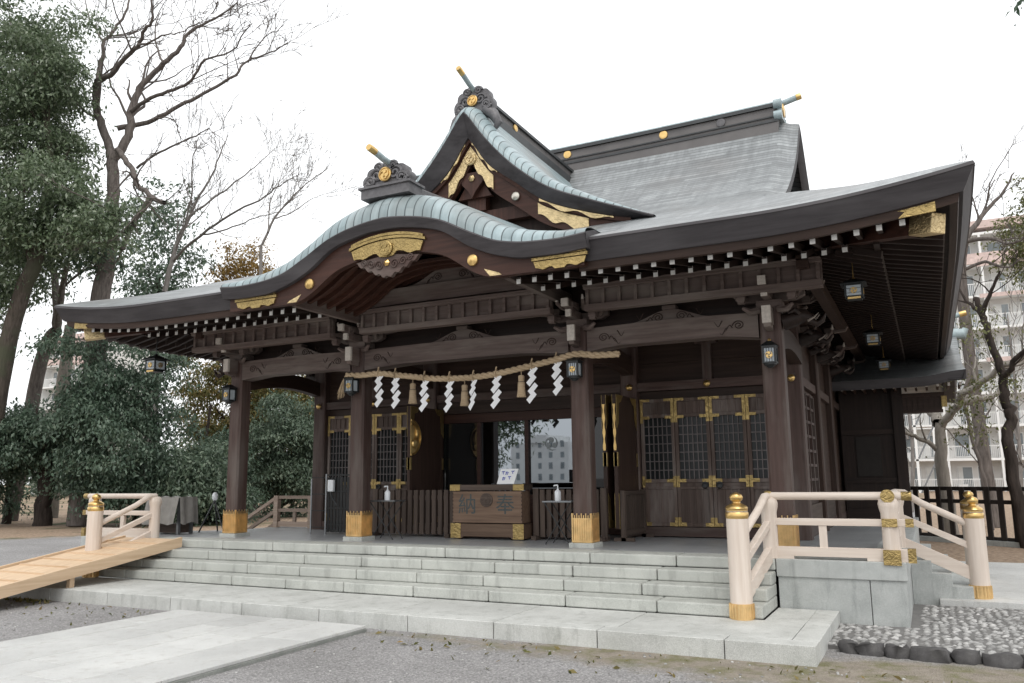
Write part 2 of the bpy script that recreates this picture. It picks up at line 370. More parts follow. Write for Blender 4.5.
def thing(name, label, cat, loc=(0, 0, 0), group=None):
    o = bpy.data.objects.new(name, None); COL.objects.link(o); o.location = loc; o.empty_display_size = 0.2
    tag(o, label, cat, group); return o
def tag(o, label=None, cat=None, group=None, kind=None):
    if label: o['label'] = label
    if cat: o['category'] = cat
    if group: o['group'] = group
    if kind: o['kind'] = kind
    return o
def copy_tree(o, parent=None, loc=None, label=None):
    c = o.copy(); COL.objects.link(c)
    if parent: c.parent = parent
    if loc is not None: c.location = loc
    if label: c['label'] = label
    for ch in list(o.children): copy_tree(ch, c)
    return c
def ease(a, b, x):
    t = np.clip((np.asarray(x, float)-a)/(b-a), 0, 1); return t*t*(3-2*t)
# smooth interpolation through points
def curve(pts):
    xs = np.array([p[0] for p in pts], float); ys = np.array([p[1] for p in pts], float)
    d = np.diff(ys)/np.diff(xs); m = np.zeros(len(xs)); m[0] = d[0]; m[-1] = d[-1]
    for i in range(1, len(xs)-1): m[i] = 0 if d[i-1]*d[i] <= 0 else 2*d[i-1]*d[i]/(d[i-1]+d[i])
    def f(x):
        x = np.clip(np.asarray(x, float), xs[0], xs[-1]); k = np.clip(np.searchsorted(xs, x)-1, 0, len(xs)-2)
        h = xs[k+1]-xs[k]; t = (x-xs[k])/h
        return (2*t**3-3*t**2+1)*ys[k]+(t**3-2*t**2+t)*h*m[k]+(-2*t**3+3*t**2)*ys[k+1]+(t**3-t**2)*h*m[k+1]
    return f
# ================================================================== SETTING
g = MB(); g.grid([[(-700, -700, 0), (-700, 700, 0)], [(700, -700, 0), (700, 700, 0)]], flip=True)
tag(g.build('ground', M_ground), kind='structure')
# paved path: long slabs with fine joints
p = MB(); random.seed(3)
px0, px1 = -2.27, 0.54; widths = [0.45, 0.62, 0.5, 0.62, 0.62]; x = px0
sc = (px1-px0)/sum(widths)
for i, wd in enumerate(widths):
    wd *= sc; y = -3.03 - 0.0
    first = random.uniform(0.6, 1.7)
    while y > -20:
        L = first if first else random.uniform(1.3, 2.1); first = None
        p.box(x+.004, x+wd-.004, y-L+.004, y-.004, 0.034, 0.066); y -= L
    x += wd
p.box(px0-.004, px1+.004, -19.9, -3.026, -.05, .033, 1)
tag(p.build('path', [M_path, M_pathbase], bevel=0.006), kind='structure')
p = MB()
yy = 0.95
for i in range(5): p.box(6.02, 8.2, yy+.003, yy+.997, -.05, .105); p.box(8.206, 10.5, yy+.003, yy+.997, -.05, .105); yy += 1
tag(p.build('side_path', M_path, bevel=0.005), kind='structure')

# stone terrace
PZ, H0, YP = 0.684, 0.165, -0.80
terr = thing('stone_terrace', 'pale granite terrace with four broad steps and a low plinth under the shrine', 'terrace', (0, 0, 0))
def blocks(name, x0, x1, y0, y1, z0, z1, length, seed, mat, bevel=0.006):
    b = MB(); random.seed(seed); x = x0; first = True
    while x < x1-.01:
        L = random.uniform(.9, 1.1)*length*(random.uniform(.3, .9) if first else 1); first = False
        e = min(x+L, x1)
        if x1-e < .35: e = x1
        b.box(x+.005, e-.005, y0, y1, z0, z1); x = e
    return b.build(name, mat, terr, bevel=bevel)
rz = (PZ-H0)/4
for i in range(4):
    z1 = PZ-rz*i; yf = YP-.292*i
    blocks('step', -5.62, 4.43 - (0 if i else 0), yf, (yf+.42 if i == 0 else YP-.004), z1-rz+.002, z1, 1.02, 11+i, M_granite, .016)
b = MB(); random.seed(5)
# plinth: front row of edge stones, then big slabs behind
for (y0, y1, L) in ((-2.845, -2.62, 1.12), (-2.617, -1.68, 1.35)):
    x = -6.1; k = 0
    while x < 5.06-.01:
        e = min(x+L*random.uniform(.92, 1.08), 5.06); mi_ = 0
        if y0 > -2.7:
            lim = 4.83
            if x >= lim: break
            e = min(e, lim)
            if lim-e < .4: e = lim
        elif 5.06-e < .4: e = 5.06
        b.box(x+.005, e-.005, y0, y1, -.05, H0); x = e
b.box(4.833, 5.058, -2.617, -.80, -.05, H0); b.box(4.43, 4.83, -1.677, -.80, -.05, H0-.002)
b.build('plinth', M_granite_t, terr, bevel=0.006)
# terrace floor
b = MB(); random.seed(8)
for (x0, x1, y0, y1) in ((-7.2, 5.744, YP+.425, 1.0), (-5.74, 5.744, 1.0, 9.2)):
    x = x0
    while x < x1-.01:
        e = min(x+1.2, x1); y = y0
        if x1-e < .4: e = x1
        while y < y1-.01:
            f = min(y+.9, y1)
            b.box(x+.0015, e-.0015, y+.0015, f-.0015, PZ-.12, PZ-.001); y = f
        x = e
b.build('terrace_floor', M_floor, terr)
# coping stones and facing blocks of the two landings
for q in ((4.433, 5.744, YP, YP+.42), (5.35, 5.744, YP+.423, 1.0), (5.35, 5.744, 1.003, 5.0), (5.35, 5.744, 5.003, 9.2), (-7.2, -5.623, YP, YP+.42), (-7.2, -6.8, YP+.423, 1.0), (-5.74, -5.4, 1.003, 9.2)):
    b = MB(); b.box(*q, PZ-.19, PZ); b.build('coping', M_block, terr, bevel=0.008)
for q in ((4.445, 5.375, YP+.02, YP+.3), (5.382, 5.73, YP+.02, 1.2), (5.4, 5.73, 1.203, 9.1), (-7.18, -6.4, YP+.02, YP+.3), (-6.395, -5.6, YP+.02, YP+.3), (-7.18, -6.9, YP+.303, 1.0), (-5.73, -5.45, 1.0, 9.1)):
    b = MB(); b.box(*q, -.05, PZ-.19); b.build('facing_block', M_block, terr, bevel=0.006)
for k in range(3):
    b = MB(); z1 = PZ-.145*(k+1)
    b.box(5.732+.215*k, 5.746+.215*(k+1), 1.08, 3.85, 0, z1); b.build('side_step', M_block, terr, bevel=0.006)

# pebble bed: stones set on edge in mortar, and its kerb of dark rocks
rng = np.random.default_rng(4)
b = MB(); b.box(5.06, 9.5, -2.02, .95, -.05, .035); b.box(5.06, 9.5, .0, .95, -.05, .036)
tag(b.build('pebble_bed_ground', plain('grey_mortar', (0.16, 0.155, 0.15), .9)), kind='structure')
me = bpy.data.meshes.new('ico'); import bmesh
bm = bmesh.new(); bmesh.ops.create_icosphere(bm, subdivisions=1, radius=1); iv = np.array([v.co[:] for v in bm.verts]); bm.verts.ensure_lookup_table()
ifc = np.array([[v.index for v in f.verts] for f in bm.faces]); bm.free()
def np_mesh(name, V, F, mats, parent=None, smooth=False, origin=None, matidx=None):
    me = bpy.data.meshes.new(name); V = np.asarray(V, np.float32); F = np.asarray(F, np.int32)
    off = wloc(parent) if parent else (Vector(origin) if origin is not None else Vector((0, 0, 0)))
    V = V - np.array(off, np.float32)
    me.vertices.add(len(V)); me.vertices.foreach_set('co', V.ravel())
    k = F.shape[1]; me.loops.add(F.size); me.loops.foreach_set('vertex_index', F.ravel())
    me.polygons.add(len(F)); me.polygons.foreach_set('loop_start', np.arange(0, F.size, k, dtype=np.int32))
    me.polygons.foreach_set('loop_total', np.full(len(F), k, np.int32))
    if smooth: me.polygons.foreach_set('use_smooth', np.ones(len(F), bool))
    for m in (mats if isinstance(mats, (list, tuple)) else [mats]): me.materials.append(m)
    me.update(calc_edges=True); me.validate()
    o = bpy.data.objects.new(name, me); COL.objects.link(o)
    if parent: o.parent = parent
    elif origin is not None: o.location = origin
    return o
VV, FF, base = [], [], 0
for yy in np.arange(-1.98, .93, .062):
    for xx in np.arange(5.08, 8.6, .088):
        if yy > -.80 and xx < 5.80: continue
        c = np.array([xx+rng.normal(0, .017), yy+rng.normal(0, .013), .030+rng.normal(0, .005)])
        if yy > -.86 and c[0] < 5.8: continue
        s = np.array([.050, .030, .022])*rng.uniform(.65, 1.15, 3); a = rng.normal(.75, .45)
        v = iv*s*(1+rng.normal(0, .07, iv.shape)); ca, sa = math.cos(a), math.sin(a)
        v = np.stack([v[:, 0]*ca-v[:, 1]*sa, v[:, 0]*sa+v[:, 1]*ca, v[:, 2]], 1)+c
        VV.append(v); FF.append(ifc+base); base += len(iv)
tag(np_mesh('pebbles', np.concatenate(VV), np.concatenate(FF), M_cobble, smooth=True), 'grey and white river pebbles set close together beside the terrace', kind='stuff')
bm = bmesh.new(); bmesh.ops.create_icosphere(bm, subdivisions=2, radius=1); iv2 = np.array([v.co[:] for v in bm.verts]); if2 = np.array([[v.index for v in f.verts] for f in bm.faces]); bm.free()
xx = 5.16; k = 0
rocklab = ['small rounded dark rock touching the corner of the stone plinth', 'squarish dark kerb rock second from the stone plinth', 'dark kerb rock with a broken slanted edge, third from the plinth', 'long low dark kerb rock, fourth from the plinth',
           'blocky dark kerb rock, fifth from the plinth', 'large flat dark kerb rock, sixth from the plinth', 'seventh dark kerb rock from the plinth, at the right picture edge', 'last dark kerb rock, beyond the right edge']
for k in range(8):
    L = [.17, .24, .21, .34, .24, .3, .3, .34][k]
    v = iv2.copy(); v = np.sign(v)*np.abs(v)**.72
    v = v*np.array([L/2*1.06, .09, .115])*(1+rng.normal(0, .07, v.shape))+rng.normal(0, .017, v.shape)
    a = rng.normal(0, .08); v = np.stack([v[:, 0]*math.cos(a)-v[:, 1]*math.sin(a), v[:, 0]*math.sin(a)+v[:, 1]*math.cos(a), v[:, 2]], 1)
    v[:, 2] = np.clip(v[:, 2], -.12, .09)
    c = (xx+L/2, -2.1-.04*k*(.4)+rng.normal(0, .012), .012); xx += L-.012
    if k < 8: tag(np_mesh('kerb_rock', v+np.array(c), if2, M_rock, origin=c), rocklab[k], 'rock', 'dark rocks edging the pebble bed')

# ================================================================== SHRINE
shr = thing('shrine_hall', 'large dark timber shrine hall with green copper roofs, curved gable and gilt fittings', 'shrine', (0, 0, 0))
c1, c2, CW = 1.865, 4.425, 0.258
# ---- porch columns
def chamf(h, c): return [(-h+c, -h), (h-c, -h), (h, -h+c), (h, h-c), (h-c, h), (-h+c, h), (-h, h-c), (-h, -h+c)]
for cx in (-c2, -c1, c1, c2):
    b = MB(); b.extr([(cx+x, y) for x, y in chamf(CW/2, .03)], 'z', .74, 3.66)
    col = b.build('porch_column', W['post', 'z'], shr)
    b = MB(); b.extr([(cx+x, y) for x, y in chamf(.137, .02)], 'z', .745, 1.055)
    n = 9
    for s in range(4):
        for i in range(n):
            t = -.128+.256*i/(n-1)
            q = {0: (cx+t, -.140), 1: (cx+t, .140), 2: (cx+.140, t), 3: (cx-.140, t)}[s]
            b.box(q[0]-.006, q[0]+.006, q[1]-.006, q[1]+.006, .75, 1.125 if i % 2 == 0 else 1.10)
    b.extr([(cx+x, y) for x, y in chamf(.143, .02)], 'z', .748, .775); b.extr([(cx+x, y) for x, y in chamf(.143, .02)], 'z', 1.045, 1.062)
    b.build('gilt_shoe', M_goldn, col)
    b = MB(); b.extr([(cx+x, y) for x, y in chamf(.178, .01)], 'z', PZ-.02, .742); b.build('stone_base', M_granite, col, bevel=.012)
# ---- rainbow beams between porch columns (gently cambered, scroll carving at the ends)
def camber_beam(x0, x1, y, hw, zb, zt, rise, mat, name):
    b = MB(); n = 24; t = np.linspace(0, 1, n); xs = x0+(x1-x0)*t
    bot = zb + rise*np.clip(np.sin(np.pi*t)*1.6, 0, 1); top = zt + .02*np.sin(np.pi*t)
    poly = [(xs[i], bot[i]) for i in range(n)]+[(xs[i], top[i]) for i in range(n-1, -1, -1)]
    b.extr(poly, 'y', y-hw, y+hw); return b.build(name, mat, shr, smooth=30)
def scroll(parent, cx, cz, y, s, flip):
    b = MB(); pts = []
    for i in range(26):
        a = i/25*3.6*math.pi; r = .075*(1-i/30); pts.append((cx+flip*(r*math.cos(a)), y, cz+r*math.sin(a)*.8))
    b.tube(pts, .007, 5)
    for k in range(3):
        pts = [(cx+flip*(.08+.06*k+.1*t), y, cz-.03+.035*k*(-1)**k+.04*math.sin(t*5+k)) for t in np.linspace(0, 1, 10)]
        b.tube(pts, list(np.linspace(.008, .002, 10)), 5)
    b.build('carved_scroll', W['dark', 'x'], parent, smooth=60)
for (x0, x1) in ((-c2+.14, -c1-.14), (-c1+.14, c1-.14), (c1+.14, c2-.14)):
    o = camber_beam(x0, x1, 0, .13, 3.285, 3.60, .055, W['beam', 'x'], 'rainbow_beam')
    scroll(o, x0+.24, 3.46, -.134, 1, 1); scroll(o, x1-.24, 3.46, -.134, 1, -1)
# nose blocks on each porch column: forward ends painted white
def noses(cx, y0):
    for (z0, z1, wd, ln) in ((3.42, 3.63, .10, .22), (3.74, 3.83, .07, .30), (3.86, 3.96, .09, .42)):
        b = MB(); b.box(cx-wd/2, cx+wd/2, y0-ln, y0, z0, z1)
        b.box(cx-wd/2-.002, cx+wd/2+.002, y0-ln-.012, y0-ln+.03, z0-.002, z1+.002, 1)
        if z0 < 3.5: b.extr([(y0-ln, z0), (y0-ln+.02, z0-.045), (y0, z0-.07), (y0, z0)], 'x', cx-wd/2+.01, cx+wd/2-.01)
        b.build('nose_block', [W['beam', 'y'], M_capsold], shr)
for cx in (-c2, -c1, c1, c2): noses(cx, -.14)
# outer nose carvings on the end columns
def beast_nose(cx, cy, cz, dx, dy, sc=1.0):
    b = MB()
    def P(u, v, z): return (cx+dx*u*sc-dy*v*sc, cy+dy*u*sc+dx*v*sc, cz+z*sc)
    b.tube([P(0, 0, 0), P(.14, 0, .03), P(.26, 0, .06), P(.36, 0, .0)], [.11*sc, .10*sc, .085*sc, .05*sc], 8)
    b.tube([P(.30, 0, .0), P(.40, 0, -.06), P(.46, 0, -.02), P(.50, 0, .06)], [.05*sc, .04*sc, .03*sc, .012*sc], 7)
    for s in (-1, 1):
        b.tube([P(.2, .07*s, .08), P(.16, .13*s, .12), P(.08, .14*s, .08)], [.04*sc, .035*sc, .01*sc], 6)
        b.tube([P(.3, .05*s, -.02), P(.38, .07*s, .02), P(.43, .06*s, .07)], [.016*sc, .011*sc, .004*sc], 5, 1)
    return b.build('carved_beast_nose', [W['black', 'z'], M_tan], shr, smooth=60)
beast_nose(c2+.14, 0, 3.47, 1, 0, 1.0); beast_nose(-c2-.14, 0, 3.47, -1, 0, 1.0)
# ---- bracket sets
def bracket(cx, cy, z0, side=0):
    b = MB()
    b.extr([(cx+x, cy+y) for x, y in chamf(.15, .0)][0:8], 'z', z0+.05, z0+.14); b.box(cx-.11, cx+.11, cy-.11, cy+.11, z0, z0+.05)
    for dx, dy in ((1, 0), (0, 1)):
        L = .42
        prof = [(-L, .19), (-L, .24), (L, .24), (L, .19), (L-.1, .14), (-L+.1, .14)]
        if dx: b.extr([(cx+u, z0+v) for u, v in prof], 'y', cy-.05, cy+.05)
        else: b.extr([(cy+u, z0+v+.002) for u, v in prof], 'x', cx-.05, cx+.05)
        for u in (-L+.06, 0, L-.06):
            qx, qy = cx+dx*u, cy+dy*u
            b.box(qx-.075, qx+.075, qy-.075, qy+.075, z0+.27, z0+.335); b.box(qx-.055, qx+.055, qy-.055, qy+.055, z0+.24, z0+.27)
    # curled white-tipped tails
    for sx in (-1, 1):
        b.tube([(cx+sx*.28, cy-.06, z0+.2), (cx+sx*.36, cy-.16, z0+.2), (cx+sx*.42, cy-.26, z0+.25), (cx+sx*.44, cy-.3, z0+.34)], [.045, .04, .03, .012], 6)
        b.tube([(cx+sx*.43, cy-.275, z0+.28), (cx+sx*.445, cy-.31, z0+.35)], [.028, .012], 6, 1)
        b.tube([(cx+sx*.10, cy-.12, z0+.30), (cx+sx*.16, cy-.26, z0+.31), (cx+sx*.19, cy-.36, z0+.35), (cx+sx*.19, cy-.39, z0+.42)], [.045, .04, .03, .014], 6)
        b.tube([(cx+sx*.19, cy-.37, z0+.375), (cx+sx*.192, cy-.395, z0+.43)], [.027, .012], 6, 1)
        b.box(cx+sx*.30-.05, cx+sx*.30+.05, cy-.34, cy-.24, z0+.12, z0+.19); b.box(cx+sx*.30-.04, cx+sx*.30+.04, cy-.33, cy-.25, z0+.09, z0+.12)
        b.tube([(cx+sx*.12, cy-.14, z0+.02), (cx+sx*.22, cy-.2, z0+.0), (cx+sx*.30, cy-.24, z0+.05)], [.05, .04, .02], 6)
        b.extr([(cx+sx*.44, z0+.25), (cx+sx*.62, z0+.27), (cx+sx*.66, z0+.34), (cx+sx*.44, z0+.335)], 'y', cy-.05, cy+.05)
    return b.build('bracket_set', [W['beam', 'x'], M_capsold], shr, smooth=35)
for cx in (-c2, -c1, c1, c2): bracket(cx, 0, 3.60)
# ---- frog-leg struts on the beams
def frogleg(cx, cy, z0, h, hw, mat):
    t = np.linspace(-1, 1, 25)
    top = [(cx+hw*u, z0+h*(1-abs(u)**1.0)**1.0*(.25+.75*(1-abs(u)))+.012) for u in t]
    top = [(cx+hw*u, z0+.015+(h-.015)*(1-ease(.05, 1, abs(u)))) for u in t]
    b = MB(); b.extr([(cx-hw, z0), (cx+hw, z0)]+top[::-1], 'y', cy-.045, cy+.045)
    b.box(cx-.09, cx+.09, cy-.08, cy+.08, z0+h, z0+h+.05)
    o = b.build('frog_leg_strut', mat, shr, smooth=40)
    for s in (-1, 1): scroll(o, cx+s*hw*.28, z0+h*.38, cy-.05, 1, s)
for cx in (-(c1+c2)/2, 0, (c1+c2)/2): frogleg(cx, 0, 3.615, .155 if cx else .17, .55 if cx else .62, W['beam', 'x'])
# ---- eave purlins with ribbed panels
def ribbed(x0, x1, y, zlow, zb, zt, name='ribbed_eave_purlin'):
    b = MB()
    b.box(x0, x1, y+.03, y+.10, zb, zt)                                  # back board
    b.box(x0, x1, y-.03, y+.12, zlow, zb)                                # lower beam
    b.box(x0, x1, y-.06, y+.13, zt, zt+.035); b.box(x0, x1, y-.08, y+.13, zt+.036, zt+.06)
    n = int((x1-x0)/.215); 
    for i in range(n+1):
        x = x0+.04+(x1-x0-.08)*i/n; b.box(x-.022, x+.022, y-.02, y+.03, zb, zt)
    return b.build(name, W['beam', 'x'], shr, bevel=.004)
ribbed(2.12, 5.1, -.47, 3.775, 3.86, 4.06); ribbed(-5.1, -2.12, -.47, 3.775, 3.86, 4.06)
ribbed(-1.6, 1.6, -.42, 3.80, 3.885, 4.10)
camber_beam(-1.62, 1.62, -.36, .10, 4.17, 4.42, .02, W['beam', 'x'], 'gable_tie_beam')
frogleg(0, -.36, 4.44, .26, .75, W['beam', 'x'])
# back boards behind the brackets
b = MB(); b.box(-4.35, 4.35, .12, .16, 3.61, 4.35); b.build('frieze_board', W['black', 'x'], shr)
# ---- curved tie beams porch -> hall
for cx in (-c2, -c1, c1, c2):
    b = MB(); n = 14; poly_t, poly_b = [], []
    for i in range(n):
        t = i/(n-1); y = .14+1.86*t; z = 3.27+.13*math.sin(math.pi*t)*(.8)+.04*t
        poly_t.append((y, z+.13)); poly_b.append((y, z-.13))
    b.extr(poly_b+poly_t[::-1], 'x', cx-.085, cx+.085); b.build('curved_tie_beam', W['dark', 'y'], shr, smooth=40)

# ---- hall: columns, walls, doors
HY, HX = 2.1, 4.35
for cx in (-HX, -c1, c1, HX):
    b = MB(); b.extr([(cx+x, HY+y) for x, y in chamf(.135, .02)], 'z', PZ, 3.95); col = b.build('hall_column', W['post', 'z'], shr)
    bracket(cx, HY, 3.95)
for sx in (-1, 1):
    for cy in (4.2, 6.3, 8.6):
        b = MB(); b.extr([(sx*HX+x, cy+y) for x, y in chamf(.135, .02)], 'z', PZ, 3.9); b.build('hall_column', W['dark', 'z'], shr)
        bracket(sx*HX, cy, 3.7); beast_nose(sx*(HX+.12), cy, 3.55, sx, 0, .9)
    beast_nose(sx*(HX+.12), HY, 3.55, sx, 0, .95)
    for k, cy in enumerate((2.7, 3.3, 3.9, 4.8, 5.4)):
        beast_nose(sx*(HX+.06), cy, 3.62+.05*(k % 2), sx, 0, .6)
# walls above doors, nageshi bands
def wall(x0, x1, y0, y1, z0, z1, ax='x', name='wall_panel', key='dark'):
    b = MB(); b.box(x0, x1, y0, y1, z0, z1); return b.build(name, W[key, ax], shr)
for sx in (-1, 1):
    xa, xb = sorted((sx*(c1+.13), sx*(HX-.13)))
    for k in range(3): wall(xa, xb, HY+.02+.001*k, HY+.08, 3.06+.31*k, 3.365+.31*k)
    wall(xa, xb, HY+.021, HY+.08, 2.80, 2.92)
    wall(xa, xb, HY-.09, HY+.10, 2.925, 3.06, name='lintel_band', key='post'); wall(xa, xb, HY-.12, HY+.14, .70, .835, name='door_sill', key='post')
    b = MB(); b.box((xa+xb)/2-.07, (xa+xb)/2+.07, HY-.05, HY+.02, 3.065, 3.62); b.box((xa+xb)/2-.17, (xa+xb)/2+.17, HY-.07, HY+.02, 3.62, 3.72); b.build('wall_strut', W['post', 'z'], shr)
    # gilt nail-head covers on the lintel
    for qx in ((xa+xb)/2, sx*HX, sx*(c1+.02)):
        b = MB(); b.lathe((qx, HY-.10 if abs(qx) < 4 and abs(qx) > 2 else HY-.15, 2.99), [(.001, -.035), (.03, -.03), (.05, -.012), (.055, 0)], 14, axis='y'); b.build('gilt_nail_cover', M_gold, shr, smooth=60)
    wall(sx*HX-.06, sx*HX+.06, HY-.15, HY+.15, 2.925, 3.06, name='lintel_band', key='post')
    # side walls
    xo = sx*HX
    for (y0, y1) in ((HY+.14, 4.07), (4.33, 6.17), (6.43, 8.47), (8.73, 9.2)):
        wall(xo-.05, xo+.02, y0, y1, 1.15, 3.9, 'y'); wall(xo-.07, xo+.07, y0, y1, PZ, 1.15, 'y', key='fence')
        wall(xo-.06, xo+sx*.09 if sx > 0 else xo+.06, y0, y1, 2.925, 3.06, 'y', 'lintel_band', 'post')
        wall(xo-.08, xo+.08, y0, y1, .70, .84, 'y', 'door_sill', 'post')
    # latticed side window
    f = MB()
    for yy in np.linspace(HY+.35, 3.85, 4): f.box(xo+sx*.02, xo+sx*.07, yy-.03, yy+.03, 1.3, 2.85)
    for zz in np.linspace(1.3, 2.85, 8): f.box(xo+sx*.02, xo+sx*.06, HY+.35, 3.85, zz-.02, zz+.02)
    f.build('window_lattice', W['post', 'z'], shr)
wall(-HX, HX, 9.1, 9.16, PZ, 4.0, 'x'); wall(-HX+.1, HX-.1, HY+1.6, HY+1.7, PZ, 3.2, 'x', 'inner_wall')
# folding lattice doors of the side bays
M_lattice = wood('lattice_bar_wood', (0.10, 0.085, 0.082), (0.17, 0.15, 0.148), 'z', 0.6)
M_doorlow = wood('bleached_door_wood', (0.066, 0.044, 0.036), (0.138, 0.100, 0.084), 'z', 0.65, (0.20, 0.17, 0.155))
def door(x0, x1, ring):
    yd = HY-.01; fw_ = .055
    b = MB(); wq = x1-x0
    for (a, c) in ((x0+.004, x0+fw_), (x1-fw_, x1-.004)): b.box(a, c, yd-.03, yd+.03, .84, 2.795)
    for z in (.84, 1.50, 2.50, 2.74): b.box(x0+fw_, x1-fw_, yd-.03, yd+.03, z, z+.055)
    b.box(x0+fw_, x1-fw_, yd-.03, yd+.03, 1.40, 1.44)
    d = b.build('lattice_door', M_doorlow, shr, bevel=.004)
    n = 4
    for za, zb_ in ((.89, 1.5), (2.55, 2.74)):
        b = MB(); b.box(x0+fw_, x1-fw_, yd-.005, yd+.01, za, zb_)
        for i in range(1, n): xx = x0+fw_+(wq-2*fw_)*i/n; b.box(xx-.012, xx+.012, yd-.02, yd, za+.005, min(zb_, za+.51))
        b.build('door_panel', M_doorlow, d)
    b = MB(); b.box(x0+fw_, x1-fw_, yd+.012, yd+.018, 1.555, 2.5); b.build('pane', M_dglass, d)
    b = MB()
    for i in range(1, 6): xx = x0+fw_+(wq-2*fw_)*i/6; b.box(xx-.007, xx+.007, yd-.012, yd+.008, 1.556, 2.499)
    for i in range(1, 7): zz = 1.555+.945*i/7; b.box(x0+fw_, x1-fw_, yd-.014, yd+.006, zz-.007, zz+.007)
    b.build('lattice', M_lattice, d)
    y0 = yd-.036
    for s, xe in ((1, x0), (-1, x1)):
        for grp, (va, vb) in ((((2.77, .16, .03), (2.50, .15, .035)), (2.42, 2.797)), (((1.525, .15, .04),), (1.43, 1.60)), (((.87, .13, .045),), (.845, .98))):
            b = MB()
            for z, L, Hh in grp: xa, xb = sorted((xe+s*.004, xe+s*L)); b.box(xa, xb, y0, yd-.028, z-Hh/2, z+Hh/2+.01)
            xa, xb = sorted((xe+s*.003, xe+s*.05)); b.box(xa, xb, y0-.002, yd-.028, va, vb); b.build('gilt_corner_fitting', M_goldd, d)
    if ring:
        b = MB(); xr = x1-.11 if ring > 0 else x0+.11
        b.lathe((xr, yd-.04, 1.47), [(.045, -.005), (.045, .01)], 12, axis='y')
        b.tube([(xr+.04*math.cos(a), yd-.055, 1.45+.04*math.sin(a)) for a in np.linspace(0, 2*math.pi, 13)], .007, 6); b.build('ring_handle', M_black, d)
for sx in (-1, 1):
    xa, xb = sorted((sx*(c1+.15), sx*(HX-.15))); n = 4
    for i in range(n): door(xa+(xb-xa)*i/n, xa+(xb-xa)*(i+1)/n, 1 if i == 1 else -1 if i == 2 else 0)
# central bay: lintels, glazed screen
wall(-c1+.13, c1-.13, HY-.06, HY+.08, 2.72, 2.925, name='lintel_band'); wall(-c1+.13, c1-.13, HY-.09, HY+.1, 2.93, 3.065, name='lintel_band', key='post')
for k in range(3): wall(-c1+.13, c1-.13, HY+.02+.001*k, HY+.08, 3.07+.31*k, 3.375+.31*k)
for qx in (-1.1, 0, 1.1):
    b = MB(); b.lathe((qx, HY-.11, 2.99), [(.001, -.035), (.03, -.03), (.05, -.012), (.055, 0)], 14, axis='y'); b.build('gilt_nail_cover', M_gold, shr, smooth=60)
b = MB(); b.box(-c1+.13, c1-.13, HY, HY+.12, .70, 1.26); b.box(-c1+.13, c1-.13, HY-.02, HY+.13, 1.262, 1.32); b.box(-c1+.13, c1-.13, HY-.01, HY+.10, 2.56, 2.718)
for xm in (-c1+.16, -.92, 0, .92, c1-.16): b.box(xm-.035, xm+.035, HY-.012, HY+.11, 1.321, 2.559)
scr = b.build('glazed_screen', W['red', 'x'], shr, bevel=.004)
for xa, xb in ((-c1+.2, -.958), (-.882, -.038), (.038, .882), (.958, c1-.2)):
    b = MB(); b.box(xa, xb, HY+.04, HY+.05, 1.321, 2.559); b.build('pane', M_glass if abs(xa) < .9 and abs(xb) < .9 else M_glass_dark, scr)
# whitish three-comma crest on a pane
def tomoe(b, cx, cz, R, y, mi=0, th=.004, axis='y', flip=1):
    for k in range(3):
        a0 = math.pi/2+2*math.pi*k/3; hx, hz = cx+.46*R*math.cos(a0), cz+.46*R*math.sin(a0); r = .33*R
        poly = [(hx+r*math.cos(t), hz+r*math.sin(t)) for t in np.linspace(0, 2*math.pi, 15)[:-1]]
        b.extr(poly, axis, y, y+th, mi)
        n = 12; out, inn = [], []
        for i in range(n):
            t = i/(n-1); a = a0+flip*t*1.75; ro = .80*R+.1*R*t; ri = ro-.36*R*(1-t)-.01*R
            out.append((cx+ro*math.cos(a), cz+ro*math.sin(a))); inn.append((cx+ri*math.cos(a), cz+ri*math.sin(a)))
        b.extr(out+inn[::-1], axis, y-.0007, y+th-.0007, mi)
M_frost = plain('frosted_white_film', (0.30, 0.33, 0.345), 0.6, 0, 0.05)
b = MB(); tomoe(b, .44, 2.155, .135, HY+.034, th=.004); b.build('frosted_crest', M_frost, scr)
b = MB(); b.box(-1.9, 1.9, HY+1.3, HY+1.4, PZ, 3.3); b.build('inner_partition', M_darkroom, shr)
